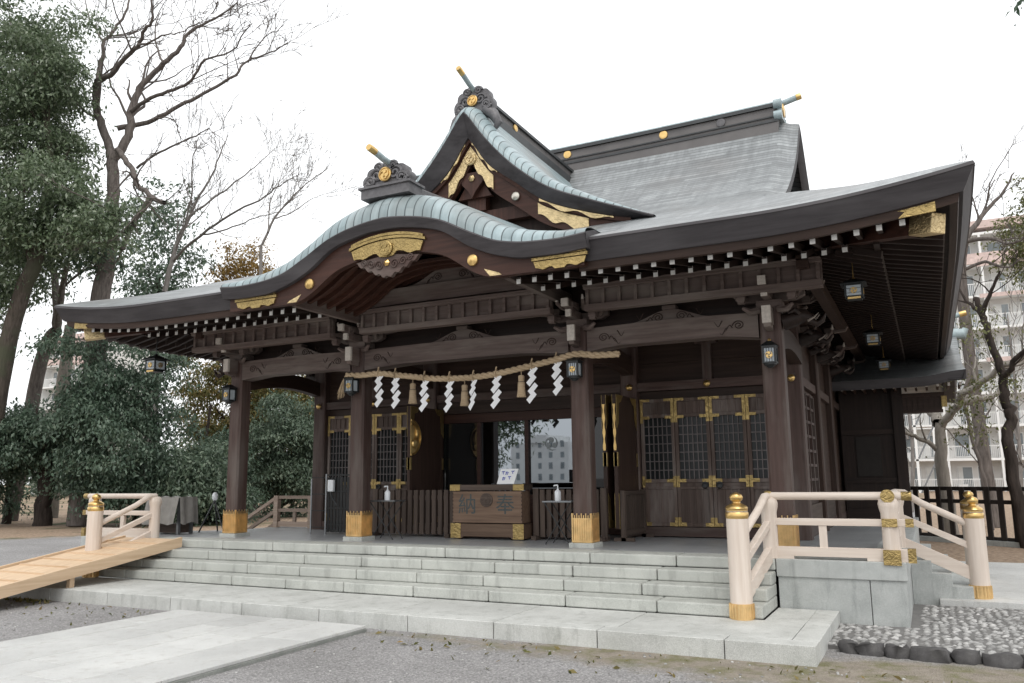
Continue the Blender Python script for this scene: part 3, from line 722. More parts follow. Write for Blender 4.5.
# opened door leaves of the central bay, folded out square to the front
def leaf(x, y0, y1, sgn):
    b = MB(); b.box(x-.022, x+.022, y0, y1, .86, 2.80)
    for y in (y0+.002, y1-.075): b.box(x-.03, x+.03, y, y+.073, .858, 2.802)
    for z in (.859, 2.73): b.box(x-.029, x+.029, y0+.075, y1-.077, z, z+.07)
    d = b.build('open_door_leaf', W['dark', 'z'], shr)
    b = MB(); cy, cz = (y0+y1)/2-.08, 2.28
    if sgn > 0:
        cy = y0+.003; half = [(cy+.30*math.cos(a), cz+.30*math.sin(a)) for a in np.linspace(-math.pi/2, math.pi/2, 24)]
        b.extr(half, 'x', x+.031, x+.042)
        b.tube([(x+.045, cy+.285*math.cos(a), cz+.285*math.sin(a)) for a in np.linspace(-math.pi/2, math.pi/2, 24)], .016, 6)
        b.tube([(x+.045, cy+.01+.17*math.cos(a), cz+.05+.17*math.sin(a)) for a in np.linspace(-.6, 1.6, 14)], list(np.linspace(.05, .01, 14)), 7)
        b.lathe((x+.042, cy+.11, cz-.10), [(.085, 0), (.07, .03), (.001, .04)], 16, axis='x')
        b.build('gilt_crest', M_gold, d, smooth=40)
    for yy, s in ((y0, 1), (y1, -1)):
        for zz, sz in ((2.80, -1), (.862, 1)):
            poly = [(yy, zz), (yy+s*.30, zz), (yy+s*.20, zz+sz*.10), (yy+s*.12, zz+sz*.12), (yy+s*.08, zz+sz*.42), (yy, zz+sz*.5)]
            b = MB(); b.extr(poly, 'x', x+.031, x+.036); b.build('gilt_corner_fitting', M_goldd, d); b = MB(); b.extr(poly, 'x', x-.036, x-.031); b.build('gilt_corner_fitting', M_goldd, d)
        b = MB(); b.box(x-.034, x+.034, min(yy, yy+s*.05), max(yy, yy+s*.05), 1.75, 1.95); b.build('gilt_hinge', M_goldd, d)
leaf(-1.64, 1.0, 2.05, 1); leaf(1.80, 1.0, 1.93, -1)
for x in (1.80, 1.965):
    zz = np.linspace(1.98, 2.66, 17); wv = .016+.007*np.sin(np.arange(17)*1.25)
    b = MB(); b.extr([(x-w_, z) for w_, z in zip(wv, zz)]+[(x+w_, z) for w_, z in zip(wv[::-1], zz[::-1])], 'y', .985, .998); b.build('gilt_edge_strap', M_gold, shr)
leaf(1.965, 1.0, 1.93, -1)
# ================================================================== ROOFS
WX, EY, RY = 6.645, -1.99, 4.4
DEP = RY-EY
zprof = curve([(0, 4.30), (.12, 4.355), (1, 4.66), (2, 5.08), (3, 5.47), (3.86, 5.83), (4.7, 6.35), (5.67, 7.14), (6.15, 7.70), (6.39, 7.95)])
def lift(al): return .19*np.clip((np.abs(al)-.66)/.34, 0, 1)**2.1
def corner(al, d): return lift(al)*np.exp(-np.asarray(d)/1.6)
GX = 4.45
YK = -2.11
klip = curve([(0, 4.935), (.15, 4.925), (.5, 4.875), (.85, 4.78), (1.3, 4.555), (1.7, 4.385), (2.07, 4.325), (2.45, 4.31), (2.79, 4.335)])
def roof_front(sign, dmax, dmin=0.0, xlim=None, nu=61, nv=26):
    P = np.zeros((nv, nu, 3)); U = np.zeros((nv, nu, 2)); ds = dmin+(dmax-dmin)*np.linspace(0, 1, nv)**1.15; arc = 0
    for i, d in enumerate(ds):
        lim = (WX-d) if d < WX-GX else GX
        if xlim: lim = xlim
        u = np.linspace(-1, 1, nu); x = u*lim; z = zprof(d)+corner(u, d)
        if sign < 0:
            kz_ = klip(np.abs(x))+.40*(1-.72*np.clip(np.abs(x)/2.79, 0, 1)**1.5)-.05
            k = (1-ease(2.66, 2.78, np.abs(x)))*(1-ease(.5, 1.5, d)); z = np.where(np.abs(x) < 2.8, z*(1-k)+np.minimum(z, kz_)*k, z)
        if d > 2.3: z = z-.10*ease(GX-.35, GX, np.abs(x))
        y = EY+d if sign < 0 else 2*RY-EY-d
        P[i, :, 0] = x; P[i, :, 1] = y; P[i, :, 2] = z
        if i: arc += math.hypot(ds[i]-ds[i-1], float(zprof(ds[i])-zprof(ds[i-1])))
        U[i, :, 0] = x; U[i, :, 1] = arc
    return P, U
P, U = roof_front(-1, DEP, nv=44, nu=121); b = MB(); b.grid(P, U, flip=False)
keep = [i for i, f in enumerate(b.f) if not (np.mean([abs(b.v[q][0]) for q in f]) < 2.70 and np.mean([b.v[q][1] for q in f]) < EY+.5)]
b.f = [b.f[i] for i in keep]; b.m = [b.m[i] for i in keep]
Pb, Ub = roof_front(1, DEP); b.grid(Pb, Ub, flip=True)
for s in (-1, 1):
    nu, nv = 61, 16; P = np.zeros((nv, nu, 3)); U = np.zeros((nv, nu, 2))
    for i, d in enumerate(np.linspace(0, WX-GX+.05, nv)):
        half = DEP-d; u = np.linspace(-1, 1, nu)
        P[i, :, 0] = s*(WX-d); P[i, :, 1] = RY+u*half; P[i, :, 2] = zprof(d)+corner(u, d); U[i, :, 0] = u*half; U[i, :, 1] = d*1.06
    b.grid(P, U, flip=(s > 0))
mainroof = b.build('main_roof', M_shingle, shr, smooth=35)
# gable verges of the main roof
for s in (-1, 1):
    b = MB(); rows = []
    for d in np.linspace(2.1, DEP, 24):
        z = float(zprof(d))-.10; x = s*GX
        rows.append([(x, EY+d, z+.005), (x+s*.015, EY+d, z-.10), (x-s*.10, EY+d, z-.34)])
    for d in np.linspace(DEP, 2.1, 24)[1:]:
        z = float(zprof(d))-.10; x = s*GX
        rows.append([(x, 2*RY-EY-d, z+.005), (x+s*.015, 2*RY-EY-d, z-.10), (x-s*.10, 2*RY-EY-d, z-.34)])
    b.grid(rows, flip=(s < 0)); b.build('gable_verge', M_fascia_y, shr, smooth=50)
    ds = np.linspace(2.0, DEP, 12); poly = [(EY+d, float(zprof(d))-.3) for d in ds]+[(2*RY-EY-d, float(zprof(d))-.3) for d in ds[::-1][1:]]
    b = MB(); b.extr(poly, 'x', s*4.12-.03, s*4.12+.03); b.build('gable_wall', W['dark', 'z'], shr)
# eave fascia, all four sides
def fascia(pts_top, pts_mid, pts_bot, name, mat, flip=False):
    b = MB(); b.grid([pts_top, pts_mid, pts_bot], flip=flip); return b
us = np.linspace(-1, 1, 81); lz = lift(us)
def fas_front(x0, x1, sign=-1):
    m = (us*WX >= x0-1e-6) & (us*WX <= x1+1e-6); X = us[m]*WX; L = lz[m]; ye = (EY if sign < 0 else 2*RY-EY); s = -sign
    r = WX; b = MB()
    def row(off, zo): return [(x*(r-off)/r, ye+s*off, 4.30+l+zo) for x, l in zip(X, L)]
    b.grid([row(0, 0), row(-.012, -.035), row(.0, -.04), row(.10, -.25), row(.16, -.25)], flip=sign < 0)
    b.build('eave_fascia', M_fascia, shr, smooth=30)
    b = MB(); b.grid([row(.13, -.245), row(.15, -.335), row(.22, -.335)], flip=sign < 0); b.build('eave_board', W['dark', 'x'], shr)
fas_front(-WX, -2.6); fas_front(2.6, WX); fas_front(-WX, WX, 1)
for s in (-1, 1):
    b = MB()
    def row(off, zo): return [(s*(WX-off), RY+u*(DEP-off), 4.30+l+zo) for u, l in zip(us, lz)]
    b.grid([row(0, 0), row(-.012, -.035), row(0, -.04), row(.10, -.25), row(.16, -.25)], flip=s < 0); b.build('eave_fascia', M_fascia_y, shr, smooth=30)
    b = MB(); b.grid([row(.13, -.245), row(.15, -.335), row(.22, -.335)], flip=s < 0); b.build('eave_board', W['dark', 'y'], shr)
# soffit boards (front/back and sides) following the rafters
def soff_z(d): return np.interp(d, [.12, 1.2, 2.0, 4.3], [4.045, 4.235, 4.50, 5.05])
def soffit():
    b = MB(); ds = np.array([.14, .6, 1.2, 1.7, 2.0, 3.2, 4.3])
    for sg in (-1, 1):
        rows = []
        for d in ds:
            lim = WX-d; rows.append([(u*lim, (EY+d if sg < 0 else 2*RY-EY-d), float(soff_z(d))+float(lift(u))*math.exp(-d/1.0)) for u in np.linspace(-1, 1, 41)])
        if sg < 0:
            rr = []
            for r in rows: rr.append([p for p in r if p[0] > 1.62]); 
            for half in (1, -1):
                R2 = []
                for d in ds:
                    lim = WX-d; xs = np.linspace(1.66, lim, 20)
                    R2.append([(half*x, EY+d, float(soff_z(d))+float(lift(x/lim))*math.exp(-d/1.0)) for x in xs])
                b.grid(R2)
        else: b.grid(rows)
    for s in (-1, 1):
        rows = []
        for d in ds[:6]:
            half = DEP-d; rows.append([(s*(WX-d), RY+u*half, float(soff_z(d))+float(lift(u))*math.exp(-d/1.0)) for u in np.linspace(-1, 1, 41)])
        b.grid(rows)
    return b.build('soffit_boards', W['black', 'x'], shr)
soffit()
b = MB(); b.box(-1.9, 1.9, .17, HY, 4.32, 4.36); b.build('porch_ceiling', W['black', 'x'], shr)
# rafters with white painted ends
def rafter_mesh(name, L, wd, ht, slope):
    b = MB(); b.beam((0, 0, 0), (0, L, slope*L), wd, ht, 0); b.beam((0, -.004, 0), (0, .006, 0), wd+.002, ht+.002, 1)
    o = b.build(name, [W['black', 'y'], M_caps], shr, local=True); return o
fly = rafter_mesh('flying_rafter', 1.0, .052, .075, .20); bas = rafter_mesh('base_rafter', 3.0, .052, .075, .30)
firstf = firstb = True; xs = [1.76+.212*i for i in range(21)]
for s in (-1, 1):
    for x in xs:
        if x > 6.02: continue
        li = float(lift(x/(WX-.3)))*.75
        o = fly if firstf else fly.copy()
        if not firstf: COL.objects.link(o); o.parent = shr
        firstf = False; o.location = (s*x, -1.73, 3.965+li)
        if x < 5.5:
            o = bas if firstb else bas.copy()
            if not firstb: COL.objects.link(o); o.parent = shr
            firstb = False; o.location = (s*(x+.05), -1.12, 4.0+li*.5)
sr = MB()
for s in (-1, 1):
    for i in range(57):
        y = -1.35+.212*i; u = (y-RY)/DEP; li = float(lift(u))*.75
        x0 = s*(WX-.27); dl = min(1.0, (y+1.7)*1.0) if y < -.6 else 1.0
        dl = max(.25, dl)
        sr.beam((x0, y, 3.965+li), (x0-s*dl, y, 3.965+li+.2*dl), .052, .075, 0); sr.beam((x0+s*.004, y, 3.965+li), (x0-s*.008, y, 3.967+li), .054, .077, 1)
        if y > -.75:
            x1 = s*(WX-.88); L = min(1.5, y+1.0); sr.beam((x1, y+.05, 4.0+li*.5), (x1-s*L, y+.05, 4.0+li*.5+.3*L), .052, .075, 0); sr.beam((x1+s*.004, y+.05, 4.0+li*.5), (x1-s*.008, y+.05, 4.002+li*.5), .054, .077, 1)
    x1 = s*(WX-.92); sr.beam((x1, -1.0, 4.09), (x1, 9.8, 4.09), .06, .07)
tag(sr.build('side_rafters', [W['black', 'x'], M_capside], shr), kind='stuff')
# purlins on the side walls
for s in (-1, 1):
    b = MB(); b.box(s*4.9-.07, s*4.9+.07, -.55, 9.4, 4.0, 4.16); b.box(s*HX-.07, s*HX+.07, .2, 9.2, 4.05, 4.3); b.build('side_purlin', W['dark', 'y'], shr)
# hip rafters with gilt shoes
for s in (-1, 1):
    b = MB(); a = Vector((s*6.30, -1.62, 4.03)); c = Vector((s*4.3, .5, 4.55)); b.beam(a, c, .16, .19); o = b.build('hip_rafter', W['red', 'y'], shr)
    d = (a-c).normalized(); b = MB(); b.beam(a-d*.27, a+d*.03, .175, .205); b.build('gilt_shoe', M_golde, o, bevel=.01)
    # gilt plate where the eave boards meet
    b = MB(); poly = [(s*6.30, 4.255), (s*5.93, 4.20), (s*5.99, 4.17), (s*5.92, 4.15), (s*6.03, 4.12), (s*5.97, 4.065), (s*6.30, 4.09)]
    b.extr(poly, 'y', -1.855, -1.835); b.build('gilt_eave_fitting', M_goldd, shr)

# ---- karahafu (undulating front gable)
kbot = curve([(0, 4.79), (.2, 4.785), (.5, 4.74), (.8, 4.665), (1.3, 4.365), (1.65, 4.225), (2.0, 4.15), (2.4, 4.14), (2.79, 4.165)])
kx = np.linspace(-2.79, 2.79, 91)
arcs = np.concatenate([[0], np.cumsum(np.hypot(np.diff(kx), np.diff(klip(np.abs(kx)))))])
ts = np.concatenate([np.linspace(0, .42, 9), np.linspace(.6, 3.2, 10)])
P = np.zeros((len(ts), len(kx), 3)); U = np.zeros((len(ts), len(kx), 2)); aa = 0; pv = None
rise = .40*(1-.72*(np.abs(kx)/2.79)**1.5)
for i, t in enumerate(ts):
    r = math.sin(min(t/.42, 1)*math.pi/2)
    P[i, :, 0] = kx; P[i, :, 1] = YK+(t if t > .42 else .42*(1-math.cos(min(t/.42, 1)*math.pi/2))); P[i, :, 2] = klip(np.abs(kx))+rise*r+.10*max(t-.42, 0)
    q = (P[i, 45, 1], P[i, 45, 2]); aa += math.hypot(q[0]-pv[0], q[1]-pv[1]) if pv else 0; pv = q
    U[i, :, 0] = arcs; U[i, :, 1] = aa
b = MB(); b.grid(P, U); kr = b.build('undulating_gable_roof', M_band, shr, smooth=60)
b = MB(); kz, kb = klip(np.abs(kx)), kbot(np.abs(kx))
b.grid([[(x, YK, z) for x, z in zip(kx, kz)], [(x, YK-.018, z-.02) for x, z in zip(kx, kz)], [(x, YK-.012, z-.035) for x, z in zip(kx, kz)], [(x, YK+.05, z) for x, z in zip(kx, kb)], [(x, YK+.25, z) for x, z in zip(kx, kb)]], flip=True)
for s in (0, -1):
    x = kx[s]; b.add([(x, YK, kz[s]), (x, YK+.05, kb[s]), (x, YK+.5, kb[s]), (x, YK+.5, kz[s]+.1), (x, YK+.3, kz[s]+.1)], [(0, 1, 2, 3, 4)])
b.build('undulating_fascia', M_fascia, shr, smooth=40)
b = MB(); kx2 = np.linspace(-2.72, 2.72, 71); hb = kbot(np.abs(kx2))-.30+.13*ease(1.35, 2.0, np.abs(kx2))
hb = np.maximum(hb, 3.985); hb = np.where(np.abs(kx2) < 1.3, np.maximum(hb, 3.985), hb)
ht = kbot(np.abs(kx2))+.01
poly_front = [[(x, -1.99, z) for x, z in zip(kx2, ht)], [(x, -1.98, z) for x, z in zip(kx2, hb)]]
b.grid(poly_front, flip=True); b.grid([[(x, -1.98, z) for x, z in zip(kx2, hb)], [(x, -1.88, z) for x, z in zip(kx2, hb)]], flip=True); b.grid([[(x, -1.88, z) for x, z in zip(kx2, hb)], [(x, -1.87, z) for x, z in zip(kx2, ht)]], flip=True)
b.build('gable_barge_board', W['red', 'x'], shr, smooth=40)
# curved ceiling and arched rafters under the gable
kx3 = np.linspace(-1.66, 1.66, 41)
def kceil(x): return np.maximum(kbot(np.abs(x))-.10, 4.12)
b = MB(); b.grid([[(x, y, float(kceil(x))) for x in kx3] for y in (-1.95, -1.2, -.4, .16)]); b.build('gable_ceiling', W['red', 'x'], shr, smooth=60)
for k in range(8):
    y = -1.80+.21*k; b = MB()
    b.grid([[(x, y-.03, float(kceil(x))) for x in kx3], [(x, y-.03, float(kceil(x))-.075) for x in kx3], [(x, y+.03, float(kceil(x))-.075) for x in kx3], [(x, y+.03, float(kceil(x))) for x in kx3]], flip=True); b.build('arched_rafter', W['red', 'x'], shr, smooth=40)
for s in (-1, 1):
    b = MB(); b.box(s*1.66-.04, s*1.66+.04, -1.85, .15, 3.98, 4.16); b.build('gable_side_beam', W['beam', 'y'], shr)
# gilt fittings on the undulating barge board
def wing(cx, z0, wd, h, arch, y, name='gilt_barge_fitting', mat=None, curvef=None, droop=0):
    n = 21; u = np.linspace(-1, 1, n)
    topf = [(cx+wd*q, z0+h+arch*(1-q*q)) for q in u]
    bot = []
    for q in u[::-1]:
        e = abs(q); z = z0+arch*(1-q*q)*.8+h*.30*abs(math.sin(e*math.pi*1.5))*(e > .25) - droop*h*(1-e)**2
        bot.append((cx+wd*(.98 if e > .9 else 1)*q*.94, z))
    b = MB(); b.extr(topf+bot, 'y', y, y+.02)
    for zo, sc2 in ((.055, 1.06), (.10, 1.0)):
        b2 = [(cx+wd*sc2*q, z0+h+arch*(1-q*q)+zo-.045) for q in u]+[(cx+wd*sc2*q, z0+h+arch*(1-q*q)+zo-.01) for q in u[::-1]]
        b.extr(b2, 'y', y-.012, y+.02)
    return b.build(name, mat or M_goldd, shr, smooth=25)
wg = wing(0, 4.40, .56, .17, .09, -2.012, droop=.25)
b = MB(); b.lathe((0, -2.02, 4.54), [(.10, 0), (.10, -.015), (.085, -.022), (.001, -.018)], 20, axis='y'); tomoe(b, 0, 4.54, .085, -2.046, th=.01); b.build('gilt_crest', M_goldd, wg)
wing(-2.22, 3.99, .36, .105, .0, -2.005); wing(2.42, 3.985, .33, .105, .0, -2.005)
for s in (-1, 1):
    b = MB(); b.lathe((s*1.27, -1.99, 4.225), [(.075, 0), (.07, -.02), (.045, -.035), (.001, -.045)], 20, axis='y'); b.build('gilt_boss', M_gold, shr, smooth=40)
    b = MB(); b.extr([(s*1.42, 4.10), (s*1.50, 4.0), (s*1.66, 4.0), (s*1.62, 4.03)], 'y', -1.985, -1.965); b.build('gilt_tip_plate', M_golde, shr)
# carved pendant under the crest
b = MB(); n = 41; top = []; bot = []
for i in range(n):
    q = -1+2*i/(n-1); e = abs(q)
    top.append((.50*q, 4.47-.06*e)); bot.append((.50*q, 4.17+.23*e**1.3+.018*math.cos(e*26)))
b.extr(top+bot[::-1], 'y', -1.99, -1.93); pend = b.build('carved_pendant', W['post', 'x'], shr)
for s in (-1, 1):
    b = MB()
    for (r0, cx, cz) in ((.07, .12, 4.33), (.06, .25, 4.36), (.045, .36, 4.39)):
        b.tube([(s*(cx+r0*(1-i/22)*math.cos(i*.55)), -1.997, cz+r0*(1-i/22)*math.sin(i*.55)) for i in range(20)], .011, 5)
    b.build('carved_cloud_scroll', W['post', 'x'], pend, smooth=60)
b = MB(); b.lathe((0, -1.99, 4.355), [(.045, 0), (.045, -.015), (.022, -.03), (.001, -.045)], 6, axis='y'); b.build('gilt_boss', M_gold, pend)

# ---- ridge-end ornaments
def onigawara(cx, cy, z0, hw, h, name='ridge_end_ornament'):
    b = MB(); n = 49; out = []
    for i in range(n):
        a = math.pi*i/(n-1); q = math.cos(a); e = abs(q)
        r = 1+.10*abs(math.sin(a*6)); out.append((cx+hw*q*r*(.98 if e > .9 else 1), z0+h*math.sin(a)**.8*r*.9))
    b.extr(out, 'y', cy, cy+.14)
    for s in (-1, 1):
        for (ux, uz, r0) in ((.40, .45, .30), (.68, .22, .22), (.30, .78, .2), (.85, .12, .12)):
            b.tube([(cx+s*(hw*ux+hw*r0*(1-i/20)*math.cos(i*.6)), cy-.012, z0+h*uz+hw*r0*.9*(1-i/20)*math.sin(i*.6)) for i in range(18)], .02, 5)
    o = b.build(name, M_tile, shr, smooth=40)
    b = MB(); R = hw*.27; b.lathe((cx, cy-.01, z0+h*.42), [(R, 0), (R, -.03), (R*.85, -.035), (R*.8, -.025), (.001, -.025)], 20, axis='y'); tomoe(b, cx, z0+h*.42, R*.8, cy-.05, th=.014); b.build('gilt_crest', M_gold, o)
    return o
def bird_perch(p0, p1, r, parent, tipl=.12):
    p0, p1 = Vector(p0), Vector(p1); d = (p1-p0).normalized(); e = p1-d*tipl
    b = MB(); b.tube([p0, (p0+e)/2-Vector((0, 0, .012)), e], r, 14); b.build('ridge_end_pole', M_patina, parent, smooth=50)
    b = MB(); b.tube([e-d*.02, p1-d*.02, p1], [r*1.08, r*1.08, r*.95], 14); b.build('gilt_cap', M_gold, parent, smooth=50)
# kara ridge and ornament
yo = -1.98
b = MB(); b.box(-.43, .33, yo-.02, yo+.30, 5.27, 5.40); b.box(-.46, .36, yo-.05, yo+.32, 5.40, 5.43)
b.tube([(0, yo+.4, 5.50), (0, -.9, 5.56), (0, .1, 5.66)], .07, 10); b.box(-.16, .16, yo+.40, .1, 5.28, 5.50)
b.build('gable_ridge', M_tile, shr, smooth=40)
o = onigawara(-.04, yo, 5.425, .36, .32); bird_perch((0, yo+.10, 5.715), (0, -2.43, 5.775), .043, o)

# ---- chidori (triangular dormer) gable
YC = -.02
clip_ = curve([(0, 7.25), (.06, 7.19), (.28, 6.88), (.57, 6.52), (.95, 6.14), (1.43, 5.78), (2.05, 5.49), (2.56, 5.28), (2.98, 5.11)])
cbot = curve([(0, 6.87), (.06, 6.79), (.36, 6.37), (.79, 6.02), (1.27, 5.65), (1.74, 5.44), (2.34, 5.24), (2.8, 5.13), (2.98, 5.085)])
cxx = np.concatenate([-np.linspace(2.98, 0, 46), np.linspace(0, 2.98, 46)[1:]]); cz = clip_(np.abs(cxx)); cb = cbot(np.abs(cxx))
arcs = np.concatenate([[0], np.cumsum(np.hypot(np.diff(cxx), np.diff(cz)))])
ts = np.concatenate([np.linspace(0, 1, 8), np.linspace(1.3, 11, 12)])
P = np.zeros((len(ts), len(cxx), 3)); U = np.zeros((len(ts), len(cxx), 2)); aa = 0; pv = None
rs = .30*(1-.97*np.clip(np.abs(cxx)/2.98, 0, 1)**1.3)*ease(-.1, .3, np.abs(cxx)+.12)
for i, t in enumerate(ts):
    r = math.sin(min(t, 1)*math.pi/2); P[i, :, 0] = cxx; P[i, :, 1] = YC+.40*((1-math.cos(min(t, 1)*math.pi/2)) if t <= 1 else t); P[i, :, 2] = cz+rs*r
    q = (P[i, 60, 1], P[i, 60, 2]); aa += math.hypot(q[0]-pv[0], q[1]-pv[1]) if pv else 0; pv = q; U[i, :, 0] = arcs; U[i, :, 1] = aa
b = MB(); b.grid(P, U); b.build('dormer_gable_roof', M_band, shr, smooth=50)
b = MB(); b.grid([[(x, YC, z) for x, z in zip(cxx, cz)], [(x, YC-.018, z-.02) for x, z in zip(cxx, cz)], [(x, YC-.01, z-.04) for x, z in zip(cxx, cz)], [(x, YC+.14, z) for x, z in zip(cxx, cb)], [(x, YC+.45, z) for x, z in zip(cxx, cb)]], flip=True)
b.build('dormer_fascia', M_fascia, shr, smooth=40)
# inner barge board, gable wall, gilt fittings
cx2 = np.concatenate([-np.linspace(2.6, 0, 30), np.linspace(0, 2.6, 30)[1:]]); bz = cbot(np.abs(cx2)); hgt = .40-.10*np.abs(cx2)/2.6
b = MB(); b.grid([[(x, YC+.17, z+.02) for x, z in zip(cx2, bz)], [(x, YC+.19, z-.06) for x, z in zip(cx2, bz)], [(x, YC+.24, z-.06) for x, z in zip(cx2, bz)], [(x, YC+.26, z-h) for x, z, h in zip(cx2, bz, hgt)], [(x, YC+.36, z-h) for x, z, h in zip(cx2, bz, hgt)]], flip=True)
b.build('dormer_barge_board', W['red', 'x'], shr, smooth=40)
poly = [(x, z-.2) for x, z in zip(cx2, bz)]
b = MB(); b.extr(poly+[(2.6, 4.9), (-2.6, 4.9)], 'y', .62, .66); gw = b.build('dormer_gable_wall', W['dark', 'z'], shr)
b = MB(); b.box(-1.5, 1.5, .45, .58, 5.55, 5.75); b.box(-.16, .16, .40, .56, 5.75, 6.35); b.extr([(-.3, 5.95), (.3, 5.95), (.14, 6.2), (-.14, 6.2)], 'y', .34, .42); b.build('dormer_king_post', W['red', 'z'], shr)
def strip_gold(x0, x1, o0, o1, y, name, mat=M_golde, ragged=True):
    n = 18; xs = np.linspace(x0, x1, n); zz = cbot(np.abs(xs))
    lo = []
    for i in range(n-1, -1, -1):
        f = i/(n-1); lo.append((xs[i], zz[i]-o1+.03*math.sin(f*15)))
    b = MB(); b.extr([(xs[i], zz[i]-o0) for i in range(n)]+lo, 'y', y, y+.02); return b.build(name, mat, shr)
yg = YC+.225
for s in (-1, 1):
    strip_gold(s*.0, s*.40, .12, .37, yg, 'gilt_apex_plate'); strip_gold(s*.06, s*.5, .01, .045, YC+.155, 'gilt_trim')
    strip_gold(s*1.15, s*1.95, .085, .26, yg, 'gilt_end_plate'); strip_gold(s*1.2, s*2.35, .01, .055, YC+.155, 'gilt_trim')
    b = MB(); b.lathe((s*.78, yg+.01, float(cbot(.78))-.22), [(.07, 0), (.065, -.02), (.04, -.035), (.001, -.04)], 18, axis='y'); b.build('silver_boss', M_silver, shr, smooth=40)
b = MB(); zc = float(cbot(0))-.33; b.lathe((0, yg, zc), [(.10, 0), (.10, -.02), (.085, -.03), (.001, -.02)], 22, axis='y'); tomoe(b, 0, zc, .08, yg-.04, th=.014); b.build('gilt_crest', M_golde, shr)
b = MB(); b.extr([(-.24, zc-.2), (.24, zc-.2), (.18, zc-.38), (.07, zc-.5), (0, zc-.62), (-.07, zc-.5), (-.18, zc-.38)], 'y', YC+.27, YC+.34); pd = b.build('dormer_pendant', W['red', 'z'], shr)
b = MB(); b.lathe((0, YC+.265, zc-.30), [(.055, 0), (.055, -.015), (.025, -.035), (.001, -.05)], 6, axis='y'); b.build('gilt_boss', M_golde, pd)
# dormer ridge
b = MB(); b.box(-.17, .17, .42, 4.3, 7.25, 7.47); rd = b.build('dormer_ridge', M_ridgedark, shr)
b = MB(); b.box(-.12, .12, .42, 4.3, 7.47, 7.62); b.build('ridge_board', M_ridgewood, rd)
b = MB(); b.box(-.16, .16, .38, 4.3, 7.62, 7.67); b.tube([(0, .38, 7.68), (0, 4.3, 7.68)], .08, 10); b.build('ridge_cap', M_ridgedark, rd, smooth=40)
for yy in (1.55,):
    b = MB(); b.lathe((.125, yy, 7.57), [(.075, 0), (.07, .02), (.001, .03)], 16, axis='x'); b.build('gilt_boss', M_gold, rd)
o = onigawara(0, .30, 7.36, .34, .46); bird_perch((0, .40, 7.73), (0, -.18, 7.905), .042, o)
for s in (-1, 1):
    b = MB(); b.tube([(s*.2, .36, 7.40), (s*.34, .36, 7.28), (s*.42, .36, 7.12), (s*.36, .36, 7.04)], [.10, .09, .07, .03], 8); b.build('ridge_ornament_fin', M_tile, shr, smooth=60)
# ---- main ridge
b = MB(); n = 30; xs = np.linspace(-4.12, 4.12, n); sag = .05*np.clip(np.abs(xs)/4.1, 0, 1)**2
def bar(hw, z0, z1): 
    b.grid([[(x, RY-hw, z0+s) for x, s in zip(xs, sag)], [(x, RY-hw, z1+s) for x, s in zip(xs, sag)], [(x, RY+hw, z1+s) for x, s in zip(xs, sag)], [(x, RY+hw, z0+s) for x, s in zip(xs, sag)]])
    for e in (0, -1): b.add([(xs[e], RY-hw, z0+sag[e]), (xs[e], RY-hw, z1+sag[e]), (xs[e], RY+hw, z1+sag[e]), (xs[e], RY+hw, z0+sag[e])], [(0, 1, 2, 3)])
bar(.26, 7.6, 7.83); ridge = b.build('main_ridge', M_ridgewood, shr, smooth=35)
b = MB(); bar(.275, 7.83, 7.875); b.build('ridge_trim', M_ridgedark, ridge)
b = MB(); bar(.19, 7.876, 8.14); b.build('ridge_board', M_ridgewood, ridge)
b = MB(); bar(.215, 7.95, 7.975); b.build('ridge_trim', M_ridgedark, ridge); b = MB(); bar(.23, 8.14, 8.21); b.build('ridge_trim', M_ridgedark, ridge)
b = MB(); b.grid([[(x, RY+.20*math.cos(a), 8.21+s+.09*math.sin(a)) for x, s in zip(xs, sag)] for a in np.linspace(math.pi, 0, 9)]); b.build('ridge_cap', M_patina, ridge, smooth=60)
for x in (-3.9, -2, -.0, 2.0, 3.1):
    b = MB(); b.lathe((x, RY-.19, 8.06+.05*(abs(x)/4.1)**2), [(.085, 0), (.08, -.025), (.05, -.03), (.001, -.03)], 18, axis='y'); b.build('gilt_crest', M_gold if abs(x) < 3 else M_tile, ridge)
for s in (-1, 1):
    b = MB(); b.box(s*4.12, s*4.19, RY-.22, RY+.22, 7.98, 8.29)
    for zz in (7.92, 8.14): b.tube([(s*4.06, RY-.24, zz+.08), (s*4.20, RY-.24, zz+.08)], .085, 10); b.tube([(s*4.06, RY+.24, zz+.08), (s*4.20, RY+.24, zz+.08)], .085, 10)
    o = b.build('ridge_end_tile', M_patina, shr, smooth=50)
    b = MB(); b.lathe((s*4.192, RY, 8.17), [(.13, 0), (.12, s*.02), (.001, s*.03)], 18, axis='x'); b.build('gilt_crest', M_gold, o)
    bird_perch((s*3.9, RY, 8.27), (s*4.52, RY, 8.385), .055, o, .07)
# ================================================================== SIDE WING (behind, right)
wing_ = thing('side_wing', 'lower dark timber wing with its own copper roof behind the right eave of the hall', 'building', (5, 8, 0))
def wpart(b, name, mat, **k): return b.build(name, mat, wing_, **k)
b = MB(); b.box(4.45, 5.50, 8.05, 8.12, PZ, 3.6); b.box(4.45, 5.5, 12.9, 13, PZ, 3.6); b.box(5.45, 5.52, 8.13, 12.9, PZ, 3.6); wpart(b, 'wall', W['black', 'z'])
b = MB(); b.box(5.46, 5.66, 7.94, 8.14, 0, 3.4); wpart(b, 'corner_column', W['black', 'z'])
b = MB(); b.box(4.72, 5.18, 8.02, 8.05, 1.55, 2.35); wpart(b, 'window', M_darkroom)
for za, zb in ((2.4, 2.5), (1.42, 1.52), (.7, .9)): b = MB(); b.box(4.45, 5.46, 8.0, 8.05, za, zb); wpart(b, 'rail_band', W['black', 'x'])
